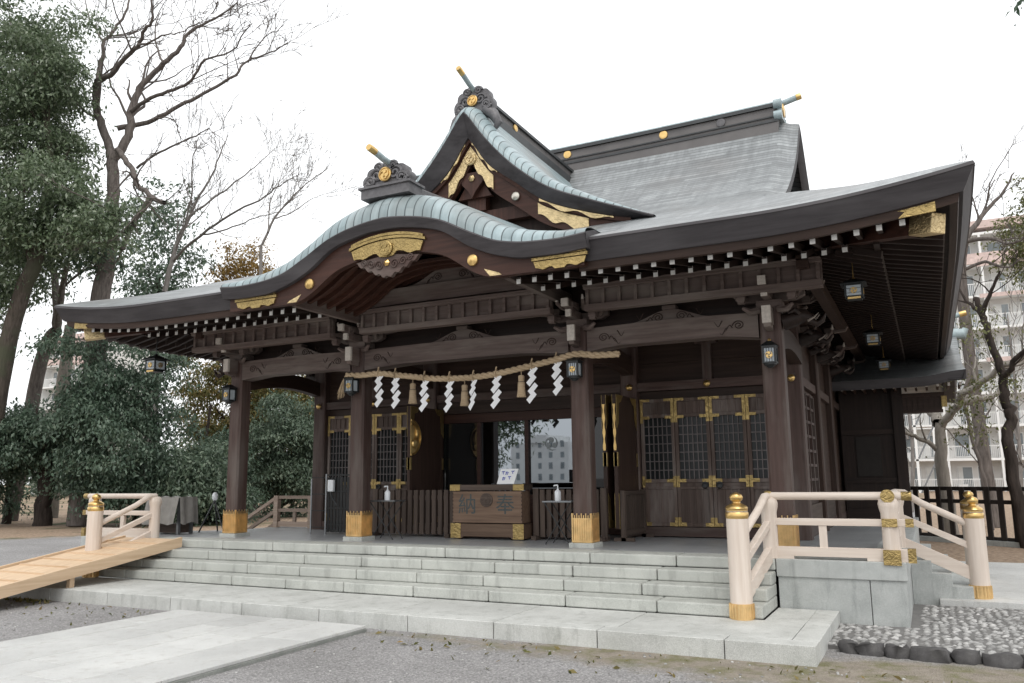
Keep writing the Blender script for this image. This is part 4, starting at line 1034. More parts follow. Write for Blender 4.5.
b = MB(); b.box(5.66, 6.35, 8.0, 8.06, 2.86, 3.12); b.box(5.66, 6.42, 7.97, 8.09, 3.12, 3.2); b.box(5.66, 6.38, 7.97, 8.09, 2.80, 2.858)
for i in range(7): b.box(5.74+.1*i, 5.76+.1*i, 7.985, 8.0, 2.86, 3.12)
wpart(b, 'hanging_frieze', W['dark', 'x'])
b = MB()
for i in range(12): x = 4.6+.19*i; b.box(x-.02, x+.02, 7.15, 8.0, 3.24, 3.3); b.box(x-.021, x+.021, 7.14, 7.15, 3.238, 3.302, 1)
wpart(b, 'rafter', [W['dark', 'y'], M_capsold])
zw = curve([(0, 3.42), (1, 3.62), (2, 4.02), (3, 4.62)])
P = []; U = []
for d in np.linspace(0, 3, 12):
    P.append([(x, 7+d, float(zw(d))+.10*float(ease(6.0, 6.8, x))) for x in np.linspace(4.4, 6.80, 12)]); U.append([(x, d*1.1) for x in np.linspace(4.4, 6.80, 12)])
for d in np.linspace(3, 0, 12)[1:]:
    P.append([(x, 13-d, float(zw(d))+.10*float(ease(6.0, 6.8, x))) for x in np.linspace(4.4, 6.80, 12)]); U.append([(x, 6-d*1.1) for x in np.linspace(4.4, 6.80, 12)])
b = MB(); b.grid(P, U); wpart(b, 'roof', M_shingle, smooth=40)
b = MB(); xs = np.linspace(4.4, 6.80, 12); L = .10*ease(6.0, 6.8, xs)
b.grid([[(x, 7, 3.42+l) for x, l in zip(xs, L)], [(x, 7.06, 3.24+l) for x, l in zip(xs, L)], [(x, 7.5, 3.28+l) for x, l in zip(xs, L)], [(x, 9, 3.7) for x in xs]], flip=True)
rows = [[(6.80, q[-1][1], q[-1][2]) for q in P], [(6.74, q[-1][1], q[-1][2]-.18) for q in P], [(6.5, q[-1][1], q[-1][2]-.16) for q in P]]
b.grid(rows, flip=False); wpart(b, 'eave_fascia', M_fascia, smooth=40)
b = MB(); b.box(6.36, 6.46, 7.96, 7.975, 2.9, 3.12); wpart(b, 'gilt_plate', M_goldd)
b = MB(); b.box(4.4, 6.72, 9.85, 10.15, 4.55, 4.85); b.tube([(4.4, 10, 4.88), (6.72, 10, 4.88)], .12, 10); b.tube([(6.62, 9.8, 4.62), (6.95, 9.8, 4.6), (7.0, 9.8, 4.72)], [.13, .12, .06], 9); rd2 = wpart(b, 'ridge', M_patina, smooth=50)
bird_perch((6.5, 10, 4.98), (7.05, 10, 5.1), .055, rd2)

# ================================================================== RAILINGS
def giboshi(b, x, y, z):
    b.lathe((x, y, z), [(.112, 0), (.118, .02), (.118, .06), (.112, .065), (.112, .10), (.117, .105), (.105, .125), (.07, .145), (.045, .155), (.04, .17), (.062, .19), (.070, .215), (.055, .245), (.02, .262), (.001, .268)], 20)
def newel(par, x, y, z0, ztop):
    b = MB(); b.lathe((x, y, z0), [(.112, 0), (.112, ztop-z0)], 20); o = b.build('newel_post', W['cream', 'z'], par, smooth=40)
    b = MB(); giboshi(b, x, y, ztop-.08); b.build('gilt_finial', M_gold, o, smooth=50)
    b = MB(); n = 20
    b.lathe((x, y, z0), [(.118, 0), (.118, .155)], 30)
    for i in range(n): a = 2*math.pi*i/n; b.box(x+.119*math.cos(a)-.007, x+.119*math.cos(a)+.007, y+.119*math.sin(a)-.007, y+.119*math.sin(a)+.007, z0+.01, z0+.15)
    b.build('gilt_foot', M_goldn, o, smooth=30)
def rpost(par, x, y, gilt=True):
    b = MB(); b.lathe((x, y, PZ), [(.085, .0), (.085, .50), (.10, .56), (.105, .60), (.095, .645), (.06, .67), (.001, .675)], 18); o = b.build('rail_post', W['cream', 'z'], par, smooth=50)
    if gilt:
        b = MB(); b.box(x-.075, x+.075, y-.095, y-.06, 1.045, 1.13); b.build('gilt_plate', M_goldd, o); b = MB(); b.box(x-.085, x+.085, y-.10, y-.06, .655, .81); b.build('gilt_plate', M_goldd, o); b = MB(); b.lathe((x, y-.05, 1.365), [(.07, 0), (.07, -.05), (.001, -.052)], 16, axis='y'); b.build('gilt_roundel', M_goldd, o)
def rails(par, p0, p1, dz=0.0, drop=False, tip=0, arch=False):
    """three rails from p0 to p1 (xy); dz = how far the far end sinks"""
    (x0, y0), (x1, y1) = p0, p1; ln = math.hypot(x1-x0, y1-y0); ux, uy = (x1-x0)/ln, (y1-y0)/ln
    b = MB()
    if drop: b.tube([(x0, y0, 1.365), (x0+ux*ln*.12, y0+uy*ln*.12, 1.36), (x0+ux*ln*.35, y0+uy*ln*.35, 1.355-dz*.32), (x1, y1, 1.345-dz)], .043, 12)
    else: b.tube([(x0, y0, 1.365), (x1+ux*tip, y1+uy*tip, 1.365)], .043, 12)
    b.build('top_rail', W['cream', 'x' if abs(ux) > .5 else 'y'], par, smooth=50)
    b = MB(); b.beam((x0, y0, 1.085), (x1+ux*tip, y1+uy*tip, 1.085-dz), .07, .075); b.build('middle_rail', W['cream', 'x' if abs(ux) > .5 else 'y'], par, bevel=.005)
    b = MB()
    if arch:
        b.beam((x0, y0, .765), (x1+ux*tip, y1+uy*tip, .765-dz), .075, .10)
        b.beam((x0, y0, .70), (x0+ux*ln*.2, y0+uy*ln*.2, .70), .073, .035); b.beam((x0+ux*ln*.8, y0+uy*ln*.8, .70), (x1+ux*tip, y1+uy*tip, .70), .073, .035)
    else: b.beam((x0, y0, .755), (x1, y1, .755-dz), .075, .15)
    b.build('bottom_rail', W['cream', 'x' if abs(ux) > .5 else 'y'], par, bevel=.004)
    if tip:
        b = MB(); ex, ey = x1+ux*tip, y1+uy*tip
        b.tube([(ex-ux*.09, ey-uy*.09, 1.365), (ex+ux*.01, ey+uy*.01, 1.365)], .048, 14); b.build('gilt_rail_tip', M_goldd, par); b = MB(); b.beam((ex-ux*.07, ey-uy*.07, 1.085), (ex+ux*.008, ey+uy*.008, 1.085), .08, .085); b.build('gilt_rail_tip', M_goldd, par); b = MB(); b.beam((ex-ux*.07, ey-uy*.07, .75), (ex+ux*.008, ey+uy*.008, .75), .085, .145); b.build('gilt_rail_tip', M_goldd, par)
rr = thing('railing', 'cream railing with gilt finials at the right end of the steps and side stair', 'railing', (5, -.8, PZ), 'cream railings of the shrine terrace')
newel(rr, 4.22, -1.69, H0, 1.24); rpost(rr, 4.375, -.72, False); rpost(rr, 5.615, -.72); rpost(rr, 5.615, 1.2, False)
rails(rr, (4.375, -.72), (4.22, -1.69), .42, True); rails(rr, (4.375, -.72), (5.615, -.72), 0, False, .22, True)
b = MB(); b.box(4.90, 4.98, -.745, -.695, .815, 1.05); b.build('strut', W['cream', 'z'], rr)
rails(rr, (5.615, -.72), (5.615, 1.2)); rails(rr, (5.615, 1.2), (6.47, 1.25), .40, True); newel(rr, 6.47, 1.25, .105, 1.13)
b = MB(); b.lathe((4.375, -.72, 1.395), [(.045, 0), (.04, .02), (.001, .035)], 12); b.build('gilt_stud', M_goldd, rr)
r2 = thing('newel_post', 'cream newel post with gilt finial, half hidden behind the near side stair newel', 'post', (6.5, 3.1, .1))
newel(r2, 6.50, 3.1, .105, 1.16)
r3 = thing('railing', 'cream railing with gilt rail tips at the left end of the steps behind the ramp', 'railing', (-6, -.8, PZ), 'cream railings of the shrine terrace')
newel(r3, -5.64, -1.72, H0, 1.24); rpost(r3, -5.50, -.72, False); rpost(r3, -7.0, -.72, False)
rails(r3, (-5.5, -.72), (-5.64, -1.72), .42, True); rails(r3, (-5.5, -.72), (-7.0, -.72), 0, False, .25)
b = MB(); b.box(-6.3, -6.22, -.745, -.695, .815, 1.05); b.build('strut', W['cream', 'z'], r3)
# shaded railing beside the hall on the left
r4 = thing('railing', 'brownish railing in the shade left of the hall, seen between the two left porch columns', 'railing', (-5.2, 2.3, PZ), 'cream railings of the shrine terrace')
M_rail4 = wood('shaded_old_rail_wood', (0.26, 0.19, 0.15), (0.40, 0.32, 0.26), 'x', 0.7)  # cream rail wood, with shade and age put into a darker colour
for x in (-5.62, -4.75):
    b = MB(); b.box(x-.05, x+.05, 2.25, 2.35, PZ, 1.30); b.build('rail_post', M_rail4, r4)
for z, h in ((1.27, .06), (1.02, .06), (.75, .10)):
    b = MB(); b.box(-5.62, -4.5, 2.27, 2.33, z-h/2, z+h/2); b.build('rail', M_rail4, r4); b = MB(); b.beam((-5.62, 2.3, z), (-6.4, 2.3, z-.42), .06, h); b.build('rail', M_rail4, r4)
b = MB(); b.box(-5.2, -5.13, 2.28, 2.32, .8, 1.0); b.build('strut', M_rail4, r4)

# ================================================================== RAMP
rp = thing('wooden_ramp', 'new pale plywood ramp laid over the left end of the stone steps', 'ramp', (-5.3, -3.2, 0))
def rz_(y): return .725+.150*(y+.925)
y0, y1 = -.90, -5.62
b = MB()
for i in range(9):
    a, c = y0+(y1-y0)*i/9, y0+(y1-y0)*(i+1)/9
    b.add([(-5.93, a-.002, rz_(a)-.03), (-4.70, a-.002, rz_(a)-.03), (-4.70, c+.002, rz_(c)-.03), (-5.93, c+.002, rz_(c)-.03), (-5.93, a-.002, rz_(a)-.05), (-4.70, a-.002, rz_(a)-.05), (-4.70, c+.002, rz_(c)-.05), (-5.93, c+.002, rz_(c)-.05)], [(3, 2, 1, 0), (4, 5, 6, 7), (0, 1, 5, 4), (1, 2, 6, 5), (2, 3, 7, 6), (3, 0, 4, 7)])
b.build('deck', W['pale', 'y'], rp)
for x in (-5.97, -4.66):
    b = MB(); b.add([(x-.025, y0, rz_(y0)), (x+.025, y0, rz_(y0)), (x+.025, y0, rz_(y0)-.15), (x-.025, y0, rz_(y0)-.15), (x-.025, y1, max(.03, rz_(y1))), (x+.025, y1, max(.03, rz_(y1))), (x+.025, y1, .0), (x-.025, y1, .0), (x-.025, -4.7, rz_(-4.7)-.15), (x+.025, -4.7, rz_(-4.7)-.15)],
        [(0, 1, 2, 3), (4, 7, 6, 5), (0, 4, 5, 1), (1, 5, 6, 9, 2), (0, 3, 8, 7, 4), (2, 9, 8, 3), (9, 6, 7, 8)])
    b.build('side_board', W['pale', 'y'], rp)
for i in range(11):
    y = -1.25-.36*i; b = MB(); b.beam((-5.90, y, rz_(y)-.022), (-4.74, y, rz_(y)-.022), .035, .018); b.build('cleat', W['pale', 'x'], rp)
for x in (-5.9, -4.75):
    for y in (-2.70, -4.0):
        b = MB(); b.box(x-.035, x+.035, y-.035, y+.035, H0 if y > -2.8 else 0, rz_(y)-.06); b.build('leg', W['pale', 'z'], rp)

# ================================================================== THINGS ON THE TERRACE
# offertory box
ob = thing('offering_box', 'large wooden offertory box with gilt corners and two faded characters', 'offering box', (0, .95, PZ))
b = MB(); b.box(-.585, .585, .72, 1.30, .93, 1.40); b.build('body', M_box, ob, bevel=.006)
b = MB()
for k in range(8):
    for x in (-.588, .575): b.box(x, x+.013, .714, .722, .97+.055*k, .995+.055*k)
b.build('corner_joint', W['dark', 'x'], ob)
b = MB(); b.box(-.62, .62, .69, .80, 1.415, 1.50); b.box(-.62, .62, 1.22, 1.33, 1.415, 1.50); b.box(-.62, -.51, .803, 1.217, 1.415, 1.50); b.box(.51, .62, .803, 1.217, 1.415, 1.50); b.build('rim', W['fence', 'x'], ob, bevel=.005)
b = MB()
for i in range(9): b.box(-.49+.115*i, -.45+.115*i, .803, 1.217, 1.42, 1.47)
b.build('slat_grille', W['fence', 'y'], ob)
b = MB(); b.extr([(-.61, .70), (-.42, .70), (-.40, .725), (.40, .725), (.42, .70), (.61, .70), (.61, .915), (-.61, .915)], 'y', .70, 1.32); b.build('base', M_box, ob, bevel=.005)
b = MB(); 
for s in (-1, 1):
    b = MB(); xa, xb = sorted((s*.625, s*.45)); b.box(xa, xb, .684, .70, 1.412, 1.503); b.box(xa, xb, .684, .82, 1.4985, 1.506); b.build('gilt_corner', M_goldd, ob)
    b = MB(); xa, xb = sorted((s*.615, s*.44)); b.box(xa, xb, .693, .702, .698, .92); b.build('gilt_corner', M_goldd, ob)
b = MB(); b.lathe((0, .715, 1.27), [(.105, .005), (.105, -.02), (.085, -.03), (.075, -.015), (.001, -.012)], 24, axis='y'); tomoe(b, 0, 1.27, .075, .69, th=.014); b.build('crest', W['fence', 'x'], ob, smooth=40)
def text_mesh(s, name, mat, par, x, y, z, size, rot=0):
    c = bpy.data.curves.new(name, 'FONT'); c.body = s; c.size = size; c.align_x = 'CENTER'; c.align_y = 'CENTER'; c.extrude = .0015; c.offset = size*.004
    o = bpy.data.objects.new(name, c); COL.objects.link(o); bpy.context.view_layer.update()
    me = bpy.data.meshes.new_from_object(o.evaluated_get(bpy.context.evaluated_depsgraph_get())); bpy.data.objects.remove(o)
    me.materials.clear(); me.materials.append(mat)
    m = bpy.data.objects.new(name, me); COL.objects.link(m); m.rotation_euler = (R_(90), 0, 0); m.parent = par
    m.location = Vector((x, y, z))-wloc(par); return m
text_mesh('納', 'character', M_ink, ob, -.33, .7175, 1.185, .32); text_mesh('奉', 'character', M_ink, ob, .31, .7175, 1.185, .32)
ob.scale = (1.02, .5, 1); ob.location = (-.02, .82, PZ)
# paper notice leaning on the box
sg = thing('paper_notice', 'white paper notice with blue handwriting standing on the offertory box rim', 'notice', (.22, .76, 1.50))
b = MB(); b.add([(.095, .72, 1.508), (.385, .72, 1.512), (.425, .80, 1.735), (.13, .80, 1.735)], [(0, 1, 2, 3)]); b.add([(.095, .724, 1.508), (.385, .724, 1.512), (.425, .804, 1.735), (.13, .804, 1.735)], [(3, 2, 1, 0)])
b.build('sheet', M_paper, sg)
b = MB()
def sp(u, v): 
    A, B_, C_, D = Vector((.095, .72, 1.508)), Vector((.385, .72, 1.512)), Vector((.425, .80, 1.735)), Vector((.13, .80, 1.735))
    q = (A*(1-u)+B_*u)*(1-v)+(D*(1-u)+C_*u)*v; return q+Vector((0, -.003, .001))
for (cu, cv, kd) in ((.2, .76, 0), (.42, .72, 1), (.74, .78, 0), (.32, .36, 1), (.64, .42, 0)):
    if kd == 0: b.tube([sp(cu-.09, cv+.05), sp(cu+.08, cv+.07), sp(cu-.02, cv-.02), sp(cu+.04, cv-.12)], .0065, 5)
    else: b.tube([sp(cu-.02, cv+.1), sp(cu-.05, cv-.12)], .0065, 5); b.tube([sp(cu-.08, cv+.04), sp(cu+.07, cv+.05), sp(cu+.03, cv-.12)], .0065, 5)
b.build('blue_handwriting', M_blue, sg); sg.location.x += .055
# low picket fences
def picket_fence(label, x0, x1, y, z1=1.42):
    t = thing('picket_fence', label, 'fence', ((x0+x1)/2, y, PZ), 'low picket fences on the terrace')
    n = int((x1-x0)/.108)
    for i in range(n+1):
        x = x0+(x1-x0)*i/n; b = MB(); hw = .037 if 0 < i < n else .045
        b.box(x-hw, x+hw, y-.022, y+.022, PZ+(.04 if 0 < i < n else 0), z1+(.02 if i in (0, n) else 0)); b.build('picket', W['fence', 'z'], t)
    for z in (.80, 1.30): b = MB(); b.box(x0, x1, y+.023, y+.06, z-.035, z+.035); b.build('rail', W['fence', 'x'], t)
    for x in (x0+.02, x1-.02): b = MB(); b.box(x-.04, x+.04, y-.16, y+.16, PZ, PZ+.06); b.build('foot', W['fence', 'y'], t)
picket_fence('low brown picket fence left of the offertory box', -2.25, -.76, .95)
picket_fence('low brown picket fence between the offertory box and the right centre column', .70, 1.78, .95)
t = thing('slatted_screen', 'low brown slatted screen standing square to the front, right of the right centre column', 'screen', (2.05, 1.5, PZ))
b = MB()
for i in range(14): y = 1.06+.066*i; b.box(2.03, 2.06, y-.023, y+.023, .74, 1.36)
b.build('slats', W['fence', 'z'], t)
for y in (1.03, 1.97): b = MB(); b.box(2.01, 2.08, y-.03, y+.03, PZ, 1.40); b.build('post', W['fence', 'z'], t)
for z in (.80, 1.36): b = MB(); b.box(2.015, 2.075, 1.06, 1.94, z-.03, z+.03); b.build('rail', W['fence', 'y'], t)
for ya in (1.0, 1.94): b = MB(); b.box(1.9, 2.2, ya, ya+.06, PZ, PZ+.05); b.build('foot', W['fence', 'x'], t)
# folding side tables with pump bottles
def side_table(x0, x1, y, label):
    t = thing('folding_table', label, 'table', ((x0+x1)/2, y, PZ), 'folding side tables with hand sanitiser')
    b = MB(); b.box(x0, x1, y-.15, y+.15, 1.255, 1.275); b.build('table_top', M_steel, t, bevel=.004)
    for yy in (y-.13, y+.13):
        for s in (1, -1):
            b = MB(); a, c = (x0+.03, x1-.03) if s > 0 else (x1-.03, x0+.03); b.tube([(a, yy+.012*s, PZ), (c, yy+.012*s, 1.255)], .008, 6); b.build('leg', M_black, t)
    return t
side_table(-1.86, -1.36, .36, 'small folding table left of the offertory box, in front of the picket fence'); side_table(1.16, 1.60, .30, 'small folding table beside the right centre column')
def pump_bottle(x, y, z, label):
    t = thing('pump_bottle', label, 'bottle', (x, y, z), 'white hand sanitiser bottles')
    b = MB(); b.lathe((x, y, z), [(.042, 0), (.045, .02), (.045, .12), (.03, .145), (.016, .15), (.016, .165)], 14); b.build('bottle_body', M_white_plastic, t, smooth=50)
    b = MB(); b.tube([(x, y, z+.165), (x, y, z+.215)], .009, 8); b.tube([(x, y, z+.215), (x-.05, y-.01, z+.212), (x-.055, y-.01, z+.2)], .011, 7); b.build('pump_head', M_white_plastic, t, smooth=50)
pump_bottle(-1.60, .36, 1.275, 'white pump bottle on the folding table left of the offertory box'); pump_bottle(1.34, .30, 1.275, 'white pump bottle on the folding table near the right centre column')
# steel rack with a dispenser at the left
t = thing('steel_rack', 'dark slatted metal rack standing in front of the left lattice doors', 'rack', (-3.15, .95, PZ))
for x in (-3.62, -3.30, -2.72):
    b = MB(); b.tube([(x, .95, PZ), (x, .95, 1.70 if x > -3.5 else 1.62)], .014, 6); b.build('upright', M_steel, t)
for x in (-3.3, -2.72): b = MB(); b.tube([(x, 1.35, PZ), (x, 1.35, 1.70)], .014, 6); b.build('upright', M_black, t)
for z in (1.68, 1.40, 1.12, .84):
    b = MB(); b.box(-3.3, -2.72, .945, .955, z-.012, z+.012); b.build('crossbar', M_black, t); b = MB(); b.box(-3.3, -2.72, 1.345, 1.355, z-.012, z+.012); b.build('crossbar', M_black, t); b = MB(); b.box(-3.62, -3.3, .947, .953, z-.05, z-.034); b.build('crossbar', M_black, t)
for i in range(8): x = -3.26+.069*i; b = MB(); b.box(x-.026, x+.026, .965, .98, .72, 1.64); b.build('slat', M_black, t)
t = thing('soap_dispenser', 'small white dispenser hanging on the metal rack', 'dispenser', (-3.17, .92, 1.38))
b = MB(); b.box(-3.22, -3.10, .88, .942, 1.40, 1.60); b.build('case', M_white_plastic, t, bevel=.012)
b = MB(); b.tube([(-3.16, .9, 1.40), (-3.15, .9, 1.33), (-3.05, .89, 1.22), (-3.0, .89, 1.16)], .012, 6); b.build('hose', M_black, t)
# tarp-covered table and tripod at the left edge of the terrace
t = thing('covered_table', 'table wrapped in a grey tarpaulin at the left edge of the terrace', 'table', (-6.0, .3, PZ))
b = MB(); n, m = 15, 9
top = [[(-6.55+.80*i/(n-1), 0+.40*j/(m-1), 1.33+.012*math.sin(i*1.3+j)) for j in range(m)] for i in range(n)]
b.grid(top, flip=True)
b.grid([[(-6.55+.80*i/(n-1), -.01-.03*math.sin(i*1.1)-.06*k, 1.33-.27*k-.012*math.sin(i*.7)*k) for k in (0, .4, .8, 1.2, 1.7)] for i in range(n)])
b.grid([[(-5.75+.03*k+.02*math.sin(j*1.5), .40*j/(m-1), 1.33-.27*k-.012*math.sin(j)*k) for k in (0, .4, .8, 1.2, 1.7)] for j in range(m)])
b.build('tarpaulin', M_tarp, t, smooth=70)
for x in (-6.48, -5.82):
    for y in (.06, .34): b = MB(); b.box(x-.025, x+.025, y-.025, y+.025, PZ, 1.31); b.build('leg', M_steel, t)
b = MB(); b.box(-6.45, -5.85, .08, .33, PZ+.02, PZ+.18); b.build('shelf', W['fence', 'x'], t)
t = thing('tripod_stand', 'thin dark tripod with a pale head beside the covered table', 'tripod', (-5.75, .8, PZ))
for a in (0, 2.1, 4.2): b = MB(); b.tube([(-5.75+.26*math.cos(a), .8+.26*math.sin(a), PZ), (-5.75, .8, 1.25)], .014, 6); b.build('leg', M_black, t)
b = MB(); b.lathe((-5.75, .8, 1.25), [(.03, 0), (.05, .03), (.05, .10), (.03, .14), (.001, .145)], 10); b.build('head', M_white_plastic, t, smooth=50)

# ================================================================== ROPE, PAPER STREAMERS, TASSELS
M_rope = wood('straw_rope', (0.30, 0.215, 0.13), (0.50, 0.385, 0.255), 'x', 0.85)
rp_ = thing('straw_rope', 'twisted straw rope strung between the two centre columns', 'rope', (0, -.27, 3.05))
pz = curve([(-1.95, 3.20), (-1.7, 3.185), (-1.40, 3.195), (-.94, 3.135), (-.24, 3.045), (.2, 3.03), (.6, 3.05), (1.1, 3.115), (1.67, 3.20), (1.94, 3.235), (2.2, 3.205), (2.5, 3.20)])
b = MB(); xs = np.linspace(-1.93, 2.5, 240)
for k in range(3):
    pts = []
    for x in xs:
        a = x*22+2*math.pi*k/3; bulge = -.0-.06*math.exp(-((x-1.85)/.25)**2)-.06*math.exp(-((x+1.85)/.25)**2)
        pts.append((x, -.25+bulge+.022*math.cos(a), float(pz(x))+.022*math.sin(a)))
    b.tube(pts, .026, 7)
b.build('strand', M_rope, rp_, smooth=70)
b = MB(); random.seed(2)
for k in range(26):
    dx, dy = random.gauss(0, .035), random.gauss(0, .02); b.tube([(-1.95, -.30, 3.20), (-2.0+dx*.4, -.30+dy, 3.08), (-2.06+dx, -.30+dy, 2.93-random.random()*.10)], [.012, .009, .003], 5)
b.build('frayed_end', M_rope, rp_)
b = MB()
for x in (-1.36, -1.05, -.53, -.10, .30, .67, 1.23, 1.60): b = MB(); b.tube([(x, -.25+.055*math.cos(a), float(pz(x))+.055*math.sin(a)) for a in np.linspace(0, 6.283, 10)], .010, 5); b.tube([(x-.01, -.26, float(pz(x))+.05), (x+.01, -.27, float(pz(x))+.10)], .012, 5); b.build('tie', M_rope, rp_)
names8 = ['leftmost', 'second from the left', 'third from the left, right of the first tassel', 'fourth from the left', 'fifth from the left, twisted', 'sixth from the left', 'right of the last tassel', 'rightmost']
rng = np.random.default_rng(9)
for i, x in enumerate((-1.36, -1.05, -.53, -.10, .30, .67, 1.23, 1.60)):
    zt = float(pz(x))-.04; h = [.47, .46, .45, .44, .42, .44, .48, .44][i]; b = MB(); n = 4; tw = [.15, .3, .1, .6, .95, .25, .05, .4][i]
    wds = .105*math.cos(tw*.8); px_ = -.02; sgn = [1, 1, 1, 1, 1, 1, 1, 1][i]
    for k in range(n):
        zc = zt-.045-.112*h/.45*k; xo = (.010 if k % 2 == 0 else -.010)+(.012*k if i in (0, 1, 7) else .002*k); yk = -.262-.012*k*tw-.004*k; f = math.cos(tw)
        q = [(-.078*f, -.030), (.030*f, .085), (.078*f, .036), (-.030*f, -.088)]
        A = [(x+xo+u, yk+(.03*u/.066)*math.sin(tw)-.001*k, zc+v_) for u, v_ in q]
        b.add(A, [(0, 3, 2, 1)]); b.add([(u, v_+.0022, w_) for u, v_, w_ in A], [(0, 1, 2, 3)])
    b.add([(x-.02, -.26, zt+.06), (x+.02, -.26, zt+.06), (x+.03, -.262, zt-.02), (x-.03, -.262, zt-.02)], [(0, 1, 2, 3)])
    tag(b.build('paper_streamer', M_paper, origin=(x, -.25, zt)), f'zigzag paper streamer on the rope, {names8[i]}', 'paper streamer', 'zigzag paper streamers on the rope')
for i, x in enumerate((-.74, .15, 1.06)):
    zt = float(pz(x))-.04; t = thing('straw_tassel', ['leftmost straw tassel on the rope, right of the second streamer', 'middle straw tassel on the rope, left of the twisted streamer', 'rightmost straw tassel on the rope, left of the seventh streamer'][i], 'tassel', (x, -.25, zt), 'straw tassels on the rope')
    b = MB(); b.tube([(x, -.25, zt+.03), (x, -.25, zt-.06)], .006, 5); b.lathe((x, -.25, zt-.06), [(.03, 0), (.045, -.015), (.042, -.09), (.05, -.10), (.055, -.22), (.068, -.305)], 16); b.build('straw_body', M_rope, t, smooth=50)
    b = MB(); b.lathe((x, -.25, zt-.15), [(.046, 0), (.05, -.008), (.046, -.02)], 14); b.build('binding', W['fence', 'x'], t)

# ================================================================== LANTERNS
M_lamp = plain('lantern_milk_glass', (0.46, 0.51, 0.55), 0.4, 0, .05)
def column_lantern(x, y, z, label):
    t = thing('column_lantern', label, 'lantern', (x, y, z), 'small black lanterns on the columns'); h = .058
    b = MB(); b.extr([(x+q, y+r) for q, r in chamf(.085, .0)], 'z', z+.20, z+.215); 
    b.add([(x-.10, y-.10, z+.215), (x+.10, y-.10, z+.215), (x+.10, y+.10, z+.215), (x-.10, y+.10, z+.215), (x-.03, y-.03, z+.275), (x+.03, y-.03, z+.275), (x+.03, y+.03, z+.275), (x-.03, y+.03, z+.275)], [(0, 1, 5, 4), (1, 2, 6, 5), (2, 3, 7, 6), (3, 0, 4, 7), (4, 5, 6, 7), (3, 2, 1, 0)]); b.build('cap', M_black, t)
    b = MB(); b.lathe((x, y, z+.275), [(.018, 0), (.024, .015), (.012, .03), (.001, .04)], 10); b.build('gilt_knob', M_gold, t, smooth=50)
    b = MB()
    for q in (-1, 1):
        for r in (-1, 1): b.box(x+q*.07-.012, x+q*.07+.012, y+r*.07-.012, y+r*.07+.012, z, z+.20)
    for zz in (z, z+.185): b.box(x-.058, x+.058, y-.08, y-.062, zz, zz+.018); b.box(x-.08, x-.062, y-.058, y+.058, zz, zz+.018); b.box(x+.062, x+.08, y-.058, y+.058, zz, zz+.018)
    b.build('frame', M_black, t)
    b = MB(); b.box(x-.058, x+.058, y-.066, y-.06, z+.018, z+.185); b.box(x-.066, x-.06, y-.058, y+.058, z+.018, z+.185); b.box(x+.06, x+.066, y-.058, y+.058, z+.018, z+.185); b.build('milk_glass', M_lamp, t)
    b = MB()
    for q in (-.03, 0, .03): b.box(x+q-.003, x+q+.003, y-.072, y-.066, z+.018, z+.185)
    b.build('bar', M_black, t)
    b = MB(); tomoe(b, x, z+.10, .05, y-.084, th=.01); b.build('gilt_crest', M_gold, t)
    b = MB(); b.lathe((x, y, z), [(.075, 0), (.075, -.015), (.05, -.03), (.03, -.05)], 8); b.box(x-.02, x+.02, y+.05, y+.10, z-.01, z+.03); b.build('base', M_black, t)
for x, lb in ((-c2, 'black lantern on the leftmost porch column'), (-c1, 'black lantern on the left centre column, under the rope end'), (c1, 'black lantern on the right centre column, below the rope'), (c2, 'black lantern with a gilt knob on the rightmost porch column')):
    column_lantern(x, -.262, 2.93, lb)
